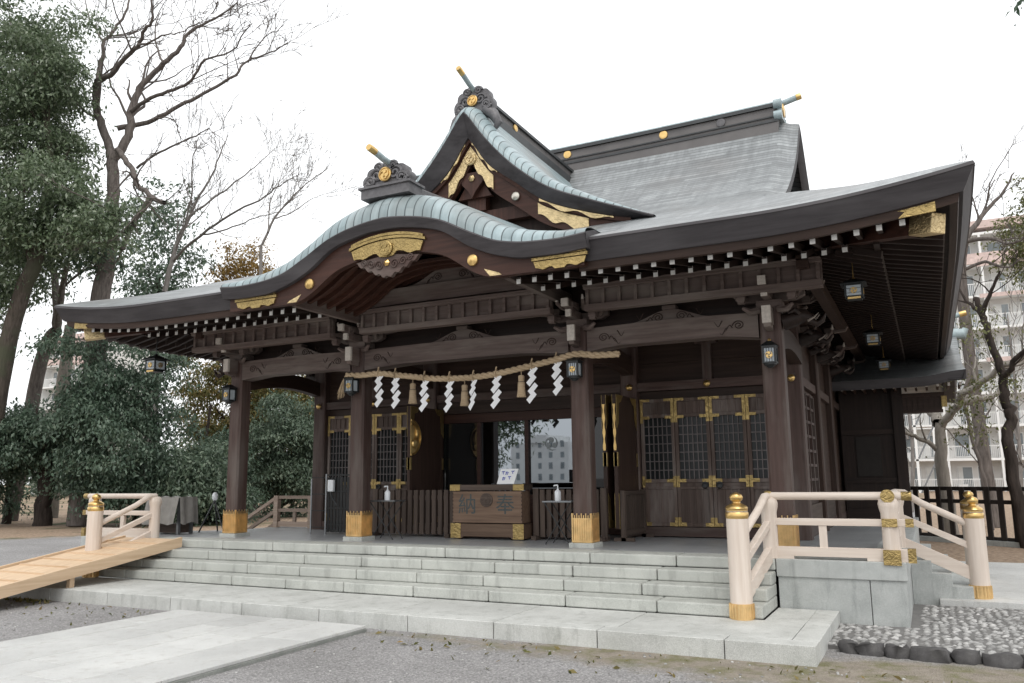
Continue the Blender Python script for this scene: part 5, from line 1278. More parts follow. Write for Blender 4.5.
def eave_lantern(x, y, z, zs, label, k=1.0):
    t = thing('eave_lantern', label, 'lantern', (x, y, z), 'hanging lanterns under the eaves'); a = .135
    b = MB(); A = [(x-.205, y-.205), (x+.205, y-.205), (x+.205, y+.205), (x-.205, y+.205)]
    b.add([(*p, z+.20) for p in A]+[(*p, z+.215) for p in A]+[(x-.06, y-.06, z+.30), (x+.06, y-.06, z+.30), (x+.06, y+.06, z+.30), (x-.06, y+.06, z+.30)], [(3, 2, 1, 0), (0, 1, 5, 4), (1, 2, 6, 5), (2, 3, 7, 6), (3, 0, 4, 7), (4, 5, 9, 8), (5, 6, 10, 9), (6, 7, 11, 10), (7, 4, 8, 11), (8, 9, 10, 11)]); b.build('cap', M_black, t)
    b = MB()
    for q in (-1, 1):
        for r in (-1, 1): b.box(x+q*a-.014, x+q*a+.014, y+r*a-.014, y+r*a+.014, z, z+.20)
    for zz in (z-.02, z+.18):
        for q in (-1, 1): b.box(x-a, x+a, y+q*a-.011, y+q*a+.011, zz, zz+.022); b.box(x+q*a-.011, x+q*a+.011, y-a, y+a, zz+.001, zz+.021)
    b.build('frame', M_black, t)
    b = MB()
    for q in (-1, 1): b.box(x-a+.02, x+a-.02, y+q*a-.004, y+q*a+.004, z+.004, z+.178); b.box(x+q*a-.004, x+q*a+.004, y-a+.02, y+a-.02, z+.004, z+.178)
    b.build('milk_glass', M_lamp, t)
    b = MB(); b.box(x-a+.02, x+a-.02, y-a-.009, y-a-.006, z+.125, z+.132); b.box(x-a+.02, x+a-.02, y-a-.009, y-a-.006, z+.045, z+.052); b.build('bar', M_black, t)
    b = MB(); tomoe(b, x, z+.09, .065, y-a-.02, th=.01); tomoe(b, y, z+.09, .065, x+a+.008, axis='x', th=.01); tomoe(b, y, z+.09, .065, x-a-.02, axis='x', th=.01); b.box(x-.10, x+.10, y-a-.008, y-a+.02, z-.055, z-.022); b.build('gilt_crest', M_gold, t)
    b = MB(); b.box(x-a+.02, x+a-.02, y-a+.02, y+a-.02, z-.05, z-.02); b.build('base', M_black, t)
    b = MB(); b.tube([(x, y, z+.30), (x, y, z+(zs-z)/k)], .009, 6); b.lathe((x, y, z+.30), [(.04, 0), (.02, .04), (.001, .05)], 8); b.build('hanger', M_gold if x > 0 else M_black, t); t.scale = (k, k, k)
eave_lantern(5.41, -.05, 3.69, 4.25, 'black hanging lantern with bright white panes, nearest under the right eave', .70)
eave_lantern(5.41, 3.55, 3.64, 4.25, 'middle black hanging lantern under the right eave', .70); eave_lantern(5.41, 7.1, 3.64, 4.25, 'farthest small hanging lantern under the right eave', .70)
eave_lantern(-5.66, -.75, 3.49, 4.2, 'black hanging lantern under the left eave corner, outside the porch', .8); eave_lantern(-5.41, 3.75, 3.57, 4.25, 'dark hanging lantern seen between the two left porch columns')

# ================================================================== RIGHT BACKGROUND
t = thing('black_fence', 'dark tarred picket fence behind the side stair on the right', 'fence', (7.3, 11.3, 0))
F0, F1 = Vector((5.2, 12.6, 0)), Vector((11.5, 7.6, 0)); dF = (F1-F0); L = dF.length; dF.normalize()
n = int(L/.30)
for i in range(n+1):
    p = F0+dF*L*i/n; b = MB(); b.beam(p, p+Vector((0, 0, 1.28)), .12, .04, upv=tuple(dF.cross(Vector((0, 0, 1))))); b.build('picket', W['blackfence', 'z'], t)
for z in (.14, .95, 1.24):
    b = MB(); b.beam(F0+Vector((0, .05, z)), F1+Vector((0, .05, z)), .05, .09); b.build('rail', W['blackfence', 'x'], t)
b = MB(); b.beam(F0+Vector((0, 0, .05)), F1+Vector((0, 0, .05)), .22, .12); b.build('kerb', M_block, t)

M_conc = plain('apartment_paint', (0.80, 0.80, 0.79), .8, 0, .06, .5)  # paint and brick lightened: the washed-out haze of distance is in the colour
M_brick = plain('apartment_brick', (0.62, 0.49, 0.455), .85, 0, .2, 3)
M_apglass = plain('apartment_glass', (0.24, 0.27, 0.285), .08, 0, .35, .35)
M_apshade = plain('apartment_inner_wall', (0.70, 0.69, 0.67), .85, 0, .1, .4)
M_curtain = plain('pale_curtain', (0.72, 0.72, 0.70), .8, 0, .12, 1.0)
def apartment(name, label, x0, x1, y, floors, fh, brick, nb, seed, loc):
    t = thing(name, label, 'apartment building', loc); rd = random.Random(seed); D = 9
    b = MB(); b.box(x0, x1, y+1.5, y+D, 0, floors*fh+.4); b.build('wall', M_apshade, t)
    b = MB(); b.box(x0-.2, x1+.2, y, y+D+.2, floors*fh+.4, floors*fh+1.1); b.build('roof_parapet', M_brick if brick else M_conc, t)
    bw = (x1-x0)/nb
    for f in range(floors):
        z = f*fh
        b = MB(); b.box(x0, x1, y-.05, y+1.5, z+fh-.22, z+fh); b.build('balcony_slab', M_conc, t)
        if brick and f in (3, 5, 6): b = MB(); b.box(x0+(x1-x0)*.38, x1, y-.10, y-.055, z+fh-.26, z+fh+.1); b.build('brick_band', M_brick, t)
        if brick and f >= floors-1:
            b = MB(); b.box(x0, x1, y-.14, y-.06, z+.0, z+.95); b.build('balcony_front', M_brick, t)
        else:
            b = MB(); b.box(x0, x1, y-.04, y-.01, z+1.02, z+1.08)
            for i in range(int((x1-x0)/.14)): b.box(x0+.14*i, x0+.14*i+.035, y-.04, y-.01, z+.05, z+1.02)
            b.build('balcony_rail', M_conc, t)
        for k in range(nb):
            xa = x0+bw*k+.45; 
            for q in range(2):
                xb = xa+(bw-.9)*q/2+.15; xc = xb+(bw-.9)/2-.35
                b = MB(); b.box(xb, xc, y+1.44, y+1.5, z+.12, z+fh-.7); o = b.build('window', M_conc, t)
                b = MB(); b.box(xb+.07, xc-.07, y+1.40, y+1.44, z+.2, z+fh-.78); b.build('pane', M_apglass, o)
                if rd.random() < .6: b = MB(); e = rd.uniform(.3, .6); b.box(xb+.08, xb+.08+(xc-xb)*e, y+1.38, y+1.398, z+.2, z+fh-.78); b.build('curtain', M_curtain, o)
            if rd.random() < .35:
                b = MB(); b.box(xa+.2, xa+.9, y+.9, y+1.2, z+.02, z+.6); b.lathe((xa+.45, y+.9, z+.3), [(.22, 0), (.22, -.02), (.001, -.02)], 12, axis='y'); b.build('air_conditioner', M_conc, t)
    for k in range(nb+1):
        b = MB(); xk = x0+bw*k; b.box(xk-.09, xk+.09, y-.055, y+1.5, 0, floors*fh); b.build('balcony_divider', M_conc, t)
    return t
apartment('apartment_block', 'long pale apartment block with white balconies behind the trees on the right', 3.5, 24, 72, 8, 2.86, True, 5, 3, (13, 72, 0))
# external stair tower at its left
t = thing('stair_tower', 'thin white steel stair frame in front of the apartment block', 'stair tower', (6.0, 66, 0))
for x in (5.2, 6.6):
    for y in (66, 68): b = MB(); b.box(x-.1, x+.1, y-.1, y+.1, 0, 14); b.build('post', M_conc, t)
for k in range(5):
    b = MB(); b.box(5.0, 6.8, 65.9, 68.1, 2.8*k+2.6, 2.8*k+2.75); b.build('landing', M_conc, t); b = MB(); b.beam((5.3, 66.2, 2.8*k), (6.6, 66.2, 2.8*k+2.6), .6, .12); b.build('flight', M_steel, t)
# low pale house glimpsed far left
apartment('apartment_block', 'pinkish apartment block far off behind the trees on the left', -104, -93, 62, 7, 2.95, True, 3, 5, (-98, 62, 0))
# building and trees opposite the shrine: seen mirrored in the glazed screen
def plain_block():
    t = thing('white_building', 'white building opposite the shrine, mirrored in the glass doors', 'building', (-87, -190, 0))
    b = MB(); b.box(-97, -80, -205, -190, 0, 11.0); b.box(-92, -86, -206, -189, 11.0, 13.0); b.build('wall', M_conc, t)
    for f in range(4):
        for k in range(5):
            x = -95.5+3.3*k; b = MB(); b.box(x, x+1.0, -190, -189.9, 1.0+2.9*f, 2.6+2.9*f); b.build('window', M_apglass, t)
plain_block()
LIMBS = {
 'oak': [
  ([[-22.35,10.2,0.0],[-22.2,10.2,4.5],[-21.89,10.0,8.11],[-21.61,10.0,9.85],[-21.45,10.0,11.03]],0.5,0.3),
  ([[-21.45,10.0,11.03],[-21.54,10.0,12.45],[-21.65,10.0,13.62],[-21.87,10.0,14.57]],0.3,0.24),
  ([[-21.87,10.0,14.57],[-22.23,9.85,15.43],[-22.46,9.7,16.18],[-22.45,9.55,16.84],[-22.13,9.4,17.33]],0.2,0.15),
  ([[-22.13,9.4,17.33],[-22.42,9.61,17.93],[-22.55,9.83,18.71],[-22.9,10.04,19.44],[-22.8,10.26,19.88],[-22.53,10.47,20.5],[-22.44,10.69,21.22],[-22.61,10.9,22.12]],0.12,0.04),
  ([[-22.13,9.4,17.33],[-20.92,9.15,17.22],[-19.95,8.9,17.48],[-18.94,8.65,17.62],[-18.29,8.4,17.92],[-17.59,8.15,18.11],[-17.52,7.9,18.93]],0.13,0.04),
  ([[-18.62,8.4,17.41],[-17.66,8.15,17.16],[-16.6,7.9,17.02],[-15.66,7.65,16.71],[-14.35,7.4,16.62]],0.05,0.015),
  ([[-23.12,10.2,19.57],[-24.19,10.53,20.71],[-25.21,10.87,21.78],[-26.11,11.2,23.33]],0.06,0.02),
  ([[-21.7,10.0,14.13],[-21.42,10.14,14.62],[-21.21,10.29,15.39],[-21.42,10.44,16.25],[-21.27,10.58,17.14],[-20.97,10.73,17.66],[-20.27,10.87,18.25],[-19.52,11.02,18.82],[-19.39,11.16,19.42],[-18.79,11.31,19.73],[-18.02,11.46,19.99],[-17.06,11.6,20.4]],0.22,0.03),
  ([[-20.18,10.8,18.19],[-20.95,11.13,19.16],[-21.62,11.47,20.4],[-21.81,11.8,21.46]],0.06,0.02),
  ([[-21.37,10.4,16.23],[-19.89,10.07,16.35],[-18.13,9.73,16.12],[-16.87,9.4,16.07],[-15.89,9.07,16.45],[-14.33,8.73,16.2],[-13.12,8.4,16.7]],0.1,0.02),
  ([[-21.81,10.2,15.56],[-21.21,10.5,15.68],[-20.16,10.8,15.92],[-19.15,11.1,16.41],[-18.14,11.4,16.86],[-17.14,11.7,17.39],[-16.84,12.0,18.01],[-15.94,12.3,18.35],[-15.3,12.6,18.71]],0.13,0.02),
  ([[-16.84,12.0,18.01],[-16.39,12.3,18.98],[-16.01,12.6,19.46]],0.04,0.015),
  ([[-21.32,9.9,14.43],[-20.47,9.73,13.68],[-19.81,9.57,13.02],[-19.45,9.4,12.47],[-18.73,9.23,12.13],[-18.18,9.07,11.69],[-17.29,8.9,11.3]],0.13,0.1),
  ([[-18.22,9.1,11.7],[-18.64,8.97,11.2],[-18.93,8.83,10.54],[-19.12,8.7,9.86]],0.13,0.1),
  ([[-19.77,9.6,13.3],[-18.36,9.22,13.41],[-16.9,8.85,13.37],[-15.74,8.47,13.25],[-14.4,8.1,13.19]],0.06,0.02),
 ],
 'zelkova': [
  ([[-25.98,16.0,0.0],[-25.78,16.0,5.0],[-25.48,16.0,10.42]],0.3,0.16),
  ([[-25.48,16.0,10.42],[-25.29,16.14,11.89],[-25.14,16.29,12.98],[-24.59,16.43,14.18],[-24.15,16.57,15.15],[-23.58,16.71,16.1],[-23.16,16.86,17.34],[-22.97,17.0,18.27]],0.16,0.02),
  ([[-24.56,16.4,14.17],[-24.04,16.8,14.7],[-23.19,17.2,15.44],[-22.34,17.6,16.18],[-21.68,18.0,16.95],[-21.19,18.4,17.62]],0.08,0.015),
  ([[-25.36,16.2,11.91],[-23.16,15.8,12.81],[-20.91,15.4,13.3],[-18.78,15.0,13.53],[-17.31,14.6,13.82],[-15.78,14.2,13.93]],0.1,0.015),
  ([[-24.9,16.0,12.39],[-24.05,15.75,13.56],[-23.49,15.5,14.95],[-23.25,15.25,16.28],[-22.72,15.0,17.06]],0.08,0.015),
  ([[-23.16,15.8,12.81],[-22.16,16.05,12.88],[-20.9,16.3,13.23],[-19.95,16.55,13.48],[-19.0,16.8,13.55]],0.06,0.015),
 ],
 'zelkova2': [
  ([[-25.32,22.0,0.0],[-25.32,22.0,6.0],[-25.32,22.0,14.21]],0.3,0.1),
  ([[-25.32,22.0,14.21],[-24.7,22.25,15.71],[-23.91,22.5,16.68],[-23.11,22.75,17.47],[-21.76,23.0,18.28]],0.1,0.015),
  ([[-24.65,22.2,15.69],[-23.16,21.87,15.69],[-21.67,21.53,16.01],[-20.6,21.2,16.0]],0.05,0.012),
  ([[-24.92,22.0,14.88],[-25.49,22.67,16.7],[-25.45,23.33,18.37],[-25.73,24.0,19.55]],0.06,0.012),
 ],
 'camphor': [
  ([[-24.9,8.0,0.0],[-24.34,8.0,5.07],[-23.62,8.0,8.31],[-22.97,8.0,9.61],[-22.7,8.0,11.06]],0.36,0.24),
  ([[-22.97,8.0,9.61],[-23.24,7.5,11.2],[-23.54,7.0,12.64]],0.2,0.08),
  ([[-22.7,8.0,11.06],[-22.81,8.2,13.3],[-23.75,8.4,16.01],[-25.39,8.6,19.06]],0.2,0.06),
 ],
 'pale': [
  ([[-29.3,12.0,0.0],[-28.64,12.0,4.64],[-27.96,12.0,7.31],[-27.26,12.0,8.13]],0.34,0.25),
  ([[-27.26,12.0,8.13],[-28.05,12.33,10.07],[-29.17,12.67,11.81],[-29.68,13.0,13.16]],0.18,0.1),
  ([[-27.26,12.0,8.13],[-26.65,11.67,9.78],[-25.91,11.33,10.84],[-24.89,11.0,11.58]],0.16,0.06),
 ],
 'plane': [
  ([[6.43,14.0,0.0],[6.35,14.0,1.68],[6.37,14.0,2.46],[6.38,14.0,2.88]],0.20,0.125),
  ([[6.38,14.0,2.88],[6.27,14.33,3.17],[6.09,14.67,3.36],[5.84,15.0,3.67]],0.16,0.06),
  ([[6.4,14.0,2.82],[6.79,13.75,3.31],[6.96,13.5,3.6],[7.4,13.25,3.85],[7.81,13.0,4.15],[8.21,12.75,4.34],[8.74,12.5,4.58]],0.115,0.04),
  ([[6.81,13.6,3.33],[7.17,13.85,3.46],[7.62,14.1,3.53],[7.93,14.35,3.82],[8.14,14.6,4.21]],0.1,0.03),
  ([[6.32,14.0,2.15],[5.99,13.8,2.44],[5.7,13.6,2.57],[5.47,13.4,2.67]],0.07,0.035),
 ],
 'vine': [
  ([[7.74,10.5,0.0],[7.62,10.5,1.86],[7.64,10.56,2.49],[7.74,10.62,2.91],[7.65,10.69,3.23],[7.69,10.75,3.7],[7.59,10.81,4.19],[7.46,10.88,4.9],[7.42,10.94,5.24],[7.31,11.0,5.6]],0.15,0.06),
  ([[7.68,10.6,3.69],[7.98,10.3,4.1],[8.28,10.0,4.38]],0.07,0.035),
  ([[7.46,10.9,4.91],[7.35,11.1,5.33],[7.14,11.3,5.62],[7.01,11.5,6.04]],0.06,0.02),
  ([[7.41,10.9,5.24],[7.64,10.65,5.68],[7.82,10.4,6.07]],0.06,0.02),
 ],
 'bareR': [
  ([[7.6,18.0,0.0],[7.37,18.0,6.87],[7.56,18.0,8.7]],0.22,0.14),
  ([[7.56,18.0,8.7],[8.14,18.33,9.52],[8.77,18.67,10.24],[9.25,19.0,11.03]],0.1,0.02),
  ([[7.56,18.0,8.7],[8.29,17.67,8.64],[8.68,17.33,8.31],[9.22,17.0,8.42]],0.08,0.02),
  ([[7.54,18.0,8.45],[7.46,18.33,9.36],[7.69,18.67,10.25],[7.93,19.0,10.99]],0.06,0.015),
  ([[7.51,18.0,7.81],[8.08,17.83,7.95],[8.57,17.67,7.67],[9.06,17.5,7.87]],0.06,0.02),
 ],
 'small': [
  ([[7.43,16.0,0.0],[7.38,16.0,1.4],[7.17,16.0,2.5],[7.09,16.0,3.63],[7.29,16.0,4.47]],0.07,0.035),
  ([[7.22,16.0,2.23],[7.46,16.25,2.92],[7.71,16.5,3.35]],0.05,0.02),
 ],
}
# ================================================================== TREES
def tubes_np(limbs, seed, twig=True, levels=3, dens=1.0, upb=.35, tr=.010, first=0, length=1.0, wander=.16, maxn=12000, rs=1.0):
    """limbs: [(points, r0, r1)] traced in space; side branches and twigs are grown from them"""
    rng = np.random.default_rng(seed); VV, FF = [], []; base = 0; tips = []; cnt = 0; VB, FB = [], []; baseb = 0
    def emit(P, R, n, br=True):
        nonlocal base, baseb
        P = np.asarray(P, float); k = len(P); R = np.asarray(R, float)
        T = np.gradient(P, axis=0); T /= np.linalg.norm(T, axis=1)[:, None]+1e-9
        ref = np.array([.3, .9, .31]) if abs(T[0][2]) > .6 else np.array([0, 0, 1.])
        A = np.cross(T, ref); A /= np.linalg.norm(A, axis=1)[:, None]+1e-9; B_ = np.cross(T, A)
        a = np.arange(n)*2*np.pi/n
        V = P[:, None]+R[:, None, None]*(np.cos(a)[None, :, None]*A[:, None]+np.sin(a)[None, :, None]*B_[:, None])
        i = np.arange(k-1)[:, None]*n; j = np.arange(n)[None]; j2 = (j+1) % n
        F = np.stack([i+j, i+j2, i+n+j2, i+n+j], -1).reshape(-1, 4)
        if br: VB.append(V.reshape(-1, 3)); FB.append(F+baseb); baseb += k*n
        else: VV.append(V.reshape(-1, 3)); FF.append(F+base); base += k*n
    def smooth(P, R, sub):
        P = np.asarray(P, float); k = len(P); t = np.linspace(0, k-1, (k-1)*sub+1); i = np.clip(t.astype(int), 0, k-2); f = (t-i)[:, None]
        Pm = P[np.clip(i-1, 0, k-1)]; P0 = P[i]; P1 = P[i+1]; P2 = P[np.clip(i+2, 0, k-1)]
        Q = .5*((2*P0)+(-Pm+P1)*f+(2*Pm-5*P0+4*P1-P2)*f**2+(-Pm+3*P0-3*P1+P2)*f**3)
        return Q, np.interp(t, np.arange(k), R)
    def grow(p, d, L, r, lev):
        nonlocal cnt
        if cnt > maxn: return
        cnt += 1; k = 5 if lev < 2 else 4; pts = [p]; dd = d/np.linalg.norm(d)
        for i in range(k):
            dd = dd+rng.normal(0, wander, 3)+np.array([0, 0, upb*.16]); dd /= np.linalg.norm(dd); pts.append(pts[-1]+dd*L/k)
        R = np.linspace(r, max(r*.35, tr*.7), k+1); emit(pts, R, 5 if r > .03 else 3); tips.append(pts[-1]); tips.append(pts[2])
        if lev < levels: spawn(np.array(pts), R, L, lev)
    def spawn(P, R, L, lev, lo=.25):
        n = max(1, int(dens*rng.uniform(2.2, 4.2))) if lev else max(3, int(dens*L*1.5))
        for _ in range(n):
            t = rng.uniform(lo, 1)*(len(P)-1); i = min(int(t), len(P)-2); p = P[i]+(P[i+1]-P[i])*(t-i); d = P[i+1]-P[i]; d = d/np.linalg.norm(d)
            s = rng.normal(0, 1, 3); s -= d*s.dot(d); s /= np.linalg.norm(s)+1e-9
            nd_ = d*.75+s*rng.uniform(.45, 1.0)+np.array([0, 0, upb])
            r = max(tr, np.interp(t, np.arange(len(R)), R)*rng.uniform(.3, .55)); LL = L*rng.uniform(.28, .55) if lev else length*rng.uniform(.6, 1.6)
            grow(p, nd_, LL, r, lev+1)
    for li, (pts, r0, r1) in enumerate(limbs):
        r0, r1 = (r0*(rs if li else .9), r1*rs)
        Q, Rq = smooth(pts, np.linspace(r0, r1, len(pts)), 4); Q = Q+rng.normal(0, .02, Q.shape); emit(Q, Rq, 10 if r0 > .12 else 7, li > 1)
        if twig and li >= first: spawn(Q, Rq, np.linalg.norm(np.diff(Q, axis=0), axis=1).sum(), 0, .2)
        tips.append(Q[-1])
    return np.concatenate(VV), np.concatenate(FF), np.array(tips), (np.concatenate(VB) if VB else None), (np.concatenate(FB) if FB else None)
def leaves_np(centers, spread, n_per, size, seed, droop=.3, aspect=.42, flat=.42):
    rng = np.random.default_rng(seed); C_ = np.repeat(np.asarray(centers, float), n_per, 0); sp_ = np.repeat(np.asarray(spread, float), n_per)[:, None] if hasattr(spread, '__len__') else spread
    N = len(C_); off = rng.normal(0, .5, (N, 3)); off[:, 2] = off[:, 2]*flat-.35*(off[:, 0]**2+off[:, 1]**2); P = C_+off*sp_
    out = off/(np.linalg.norm(off, axis=1)[:, None]+1e-6)
    d = rng.normal(0, 1, (N, 3))+out*.8+np.array([0, 0, -droop*1.6]); d /= np.linalg.norm(d, axis=1)[:, None]
    nn = rng.normal(0, .45, (N, 3))+out*.5+np.array([0, 0, 1.0]); s = np.cross(d, nn); s /= np.linalg.norm(s, axis=1)[:, None]+1e-9
    L = size*rng.uniform(.45, 1.5, (N, 1)); Wd = L*aspect
    bend = np.cross(s, d)*L*.12
    V = np.stack([P-d*L*.5, P+s*Wd*.5+bend, P+d*L*.5, P-s*Wd*.5+bend], 1).reshape(-1, 3)
    F = np.arange(N*4).reshape(-1, 4); return V, F
def clumps(center, radii, n, seed, hollow=.35, bumpy=.22, low=-1.0):
    rng = np.random.default_rng(seed); out = []
    ph = rng.uniform(0, 6.28, 8)
    while len(out) < n:
        v = rng.normal(0, 1, 3); v /= np.linalg.norm(v)
        if v[2] < low: continue
        r = rng.uniform(hollow**3, 1)**(1/3)
        a = math.atan2(v[1], v[0]); k = 1+bumpy*(math.sin(3*a+ph[0]+2*v[2])+.6*math.sin(5*a+ph[1])+.7*math.sin(4*v[2]+ph[2]))
        out.append(np.array(center)+v*np.array(radii)*r*k)
    return np.array(out)
def tree(name, label, cat, limbs, barkm, leafm=None, crown=None, seed=1, group=None, **kw):
    base = limbs[0][0][0]; t = thing(name, label, cat, (base[0], base[1], 0), group)
    V, F, tips, VB, FB = tubes_np(limbs, seed, **kw); np_mesh('trunk', V, F, barkm, t, smooth=True)
    if VB is not None: np_mesh('branches', VB, FB, barkm, t, smooth=True)
    if leafm:
        Vs, Fs, o = [], [], 0
        for (cs, spread, n_per, size, droop) in crown(tips) if callable(crown) else crown:
            v, f = leaves_np(cs, spread, n_per, size, seed+7+o % 97, droop); Vs.append(v); Fs.append(f+o); o += len(v)
        np_mesh('crown', np.concatenate(Vs), np.concatenate(Fs), leafm, t)
    return t
G1 = 'trees around the shrine'
tree('bare_tree', 'tall leafless tree with crooked spreading limbs left of the shrine roof', 'tree', LIMBS['oak'], B_grey, L_dark, [(clumps((-22.0, 10, 10.6), (.7, .6, 1.3), 22, 5), .8, 40, .22, .4)], 3, G1, first=2, levels=3, dens=1.0, tr=.012, length=1.9, upb=.25, wander=.2, rs=.85)
tree('bare_tree', 'leafless tree with upright fanning twigs just left of the curved gable', 'tree', LIMBS['zelkova'], B_twig, None, None, 5, G1, first=1, levels=3, dens=1.25, tr=.009, length=1.6, upb=.36, wander=.13, rs=.75)
tree('bare_tree', 'smaller leafless tree whose twigs rise over the left shoulder of the roof', 'tree', LIMBS['zelkova2'], B_twig, None, None, 6, G1, first=1, levels=3, dens=1.15, tr=.011, length=1.7, upb=.42, wander=.12, rs=.75)
def cam_crown(tips):
    c = [clumps((-25.9, 8.2, 14.2), (3.9, 3.0, 4.9), 290, 11, .5), clumps((-21.9, 7.6, 11.5), (1.9, 1.4, 1.7), 64, 12, .3), clumps((-26.6, 8, 8.6), (2.6, 1.6, 1.6), 50, 16, .3), clumps((-26.5, 8, 19.5), (4.6, 3, 2.4), 90, 13, .4), clumps((-23.0, 7.6, 17.6), (1.5, 1.3, 1.6), 20, 14, .3), clumps((-19.6, 7.8, 10.6), (1.3, 1, 1.0), 16, 15, .3)]
    return [(x[::2], 1.0, 400, .165, .55) for x in c]
tree('camphor_tree', 'big glossy evergreen tree on a leaning trunk, tallest of the leafy trees', 'tree', LIMBS['camphor'], B_mossy, L_camphor, cam_crown, 7, G1, first=1, levels=2, dens=.8, tr=.03, length=2)
tree('forked_tree', 'slender tree with a pale forked trunk at the far left', 'tree', LIMBS['pale'], B_grey, L_dark, [(clumps((-29, 12, 12), (2.2, 1.8, 1.8), 30, 4), 1.2, 60, .25, .5)], 8, G1, first=1, levels=2, dens=.8, tr=.02, length=2)
def trunk_at(x, y, h, r, lean=.0): return [([[x, y, 0], [x+lean*.3, y, h*.35], [x+lean, y, h]], r, r*.55)]
tree('evergreen_oak', 'broad dark bluish evergreen with a stout trunk left of the shrine', 'tree', trunk_at(-24.1, 9.9, 3.2, .38), B_dark, L_dark, [(clumps((-20.6, 10.8, 1.7), (2.6, 1.2, 1.0), 34, 20, .3, .3), .8, 300, .15, .75), (clumps((-20.9, 10, 4.4), (2.1, 2.0, 2.7), 93, 21, .45, .3), .82, 343, .155, .75), (clumps((-23.9, 9.6, 3.4), (2.0, 1.6, 1.1), 37, 22, .4), .82, 317, .155, .75)], 9, G1, levels=2, dens=.6, tr=.04, length=2.0)
tree('evergreen_shrub', 'dark evergreen shrub under the tallest leafy tree, farthest from the shrine', 'shrub', trunk_at(-27.2, 10.5, 2.5, .2), B_dark, L_dark, [(clumps((-26.3, 9.4, 3.0), (2.3, 1.8, 2.0), 62, 23, .4, .3), .82, 317, .155, .75)], 10, G1, levels=2, dens=.6, tr=.03, length=1.5)
tree('evergreen_shrub', 'rounded dark green shrub between the ramp railing and the leftmost column', 'shrub', trunk_at(-20.6, 14.4, 2.5, .2), B_dark, L_dark, [(clumps((-19.6, 14, 1.9), (1.7, 1.5, 1.5), 62, 24, .4, .3), .82, 317, .155, .7)], 11, G1, levels=2, dens=.6, tr=.03, length=1.5)
tree('bronze_cedar', 'bronze and yellow-green conifer behind the leftmost column', 'tree', trunk_at(-24.6, 20, 7.5, .28), B_dark, L_cedar, [(clumps((-24.6, 20, 5.6), (3.2, 2.4, 3.7), 124, 25, .4), .82, 343, .155, .9)], 12, G1, levels=2, dens=.8, tr=.03, length=1.6)
tree('bronze_cedar', 'second bronze-green conifer, seen through the left porch bay', 'tree', trunk_at(-22.2, 23, 7.5, .25), B_dark, L_cedar, [(clumps((-22.3, 23, 5.2), (3.2, 2.2, 4.2), 93, 26, .4), .82, 317, .155, .9)], 13, G1, levels=2, dens=.8, tr=.03, length=1.6)
tree('evergreen_tree', 'pale bluish evergreen seen between the left porch column and the hall', 'tree', trunk_at(-19.8, 18, 4, .2), B_dark, L_mid, [(clumps((-19.4, 18, 2.9), (2.0, 1.8, 2.5), 105, 27, .4), .82, 317, .155, .6)], 14, G1, levels=2, dens=.8, tr=.03, length=1.5)
tree('evergreen_tree', 'wispy dark evergreen whose top shows behind the left roof corner', 'tree', trunk_at(-35.7, 24, 14, .3), B_dark, L_dark, [(clumps((-35.5, 24, 14.2), (2.6, 2.2, 4.6), 120, 28, .3), 1.2, 60, .27, .5)], 15, G1, levels=3, dens=.8, tr=.03, length=2)
tree('amber_tree', 'amber-leaved treetop peeping over the left slope of the curved gable', 'tree', trunk_at(-32.4, 28, 14, .3), B_grey, L_orange, [(clumps((-32.3, 28, 14.4), (2.2, 2.0, 2.3), 75, 29, .3), 1.0, 75, .22, .3)], 16, G1, levels=3, dens=.8, tr=.02, length=2)
tree('evergreen_shrub', 'pale bluish low shrub beside the tripod, below the hanging lantern', 'shrub', trunk_at(-21, 11.5, 1.4, .1), B_dark, L_mid, [(clumps((-18.6, 12.2, 1.5), (1.5, 1.3, 1.3), 43, 31, .3), .82, 289, .155, .7)], 17, G1, levels=2, dens=.5, tr=.02, length=1)
# far wood closing the view at the left
rng = np.random.default_rng(77); cs = []
for k in range(330):
    x = rng.uniform(-95, -18); cs.append((x, 46+rng.uniform(-3, 6)-.15*(x+40), rng.uniform(.5, 6.5+1.5*math.sin(x*.4))))
v, f = leaves_np(np.array(cs), 3.4, 75, .55, 78, .4); tag(np_mesh('distant_wood', v, f, L_mid), 'distant mixed wood closing the view at the left', kind='stuff')
cs = np.array([(rng.uniform(27, 120), 62+rng.uniform(-4, 8), rng.uniform(.5, 8)) for k in range(260)])
v, f = leaves_np(cs, 3.6, 70, .6, 80, .4); tag(np_mesh('distant_wood', v, f, L_mid), 'distant wood beyond the apartment block', kind='stuff')
rng = np.random.default_rng(79)
for k, (x, y, h, r) in enumerate(((-27.5, 15, 6, .28), (-23.2, 16.5, 5, .10), (-22.4, 13.2, 4, .07), (-30.5, 14.5, 9, .45), (-24.4, 24, 6, .12))):
    V, F = tubes_np(trunk_at(x, y, h, r, .5), 90+k, twig=False)[:2]
    lab = ['mid-size pale trunk rising behind the dark evergreen', 'thin dark sapling trunk beside the dark evergreen', 'thinnest sapling behind the ramp railing', 'thick pale trunk at the left edge behind the dark evergreen', 'dark slim trunk deep in the trees']
    tag(np_mesh('tree_trunk', V, F, B_pale if k in (0, 3) else B_dark, smooth=True, origin=(x, y, 0)), lab[k], 'tree', 'bare trunks under the left trees')
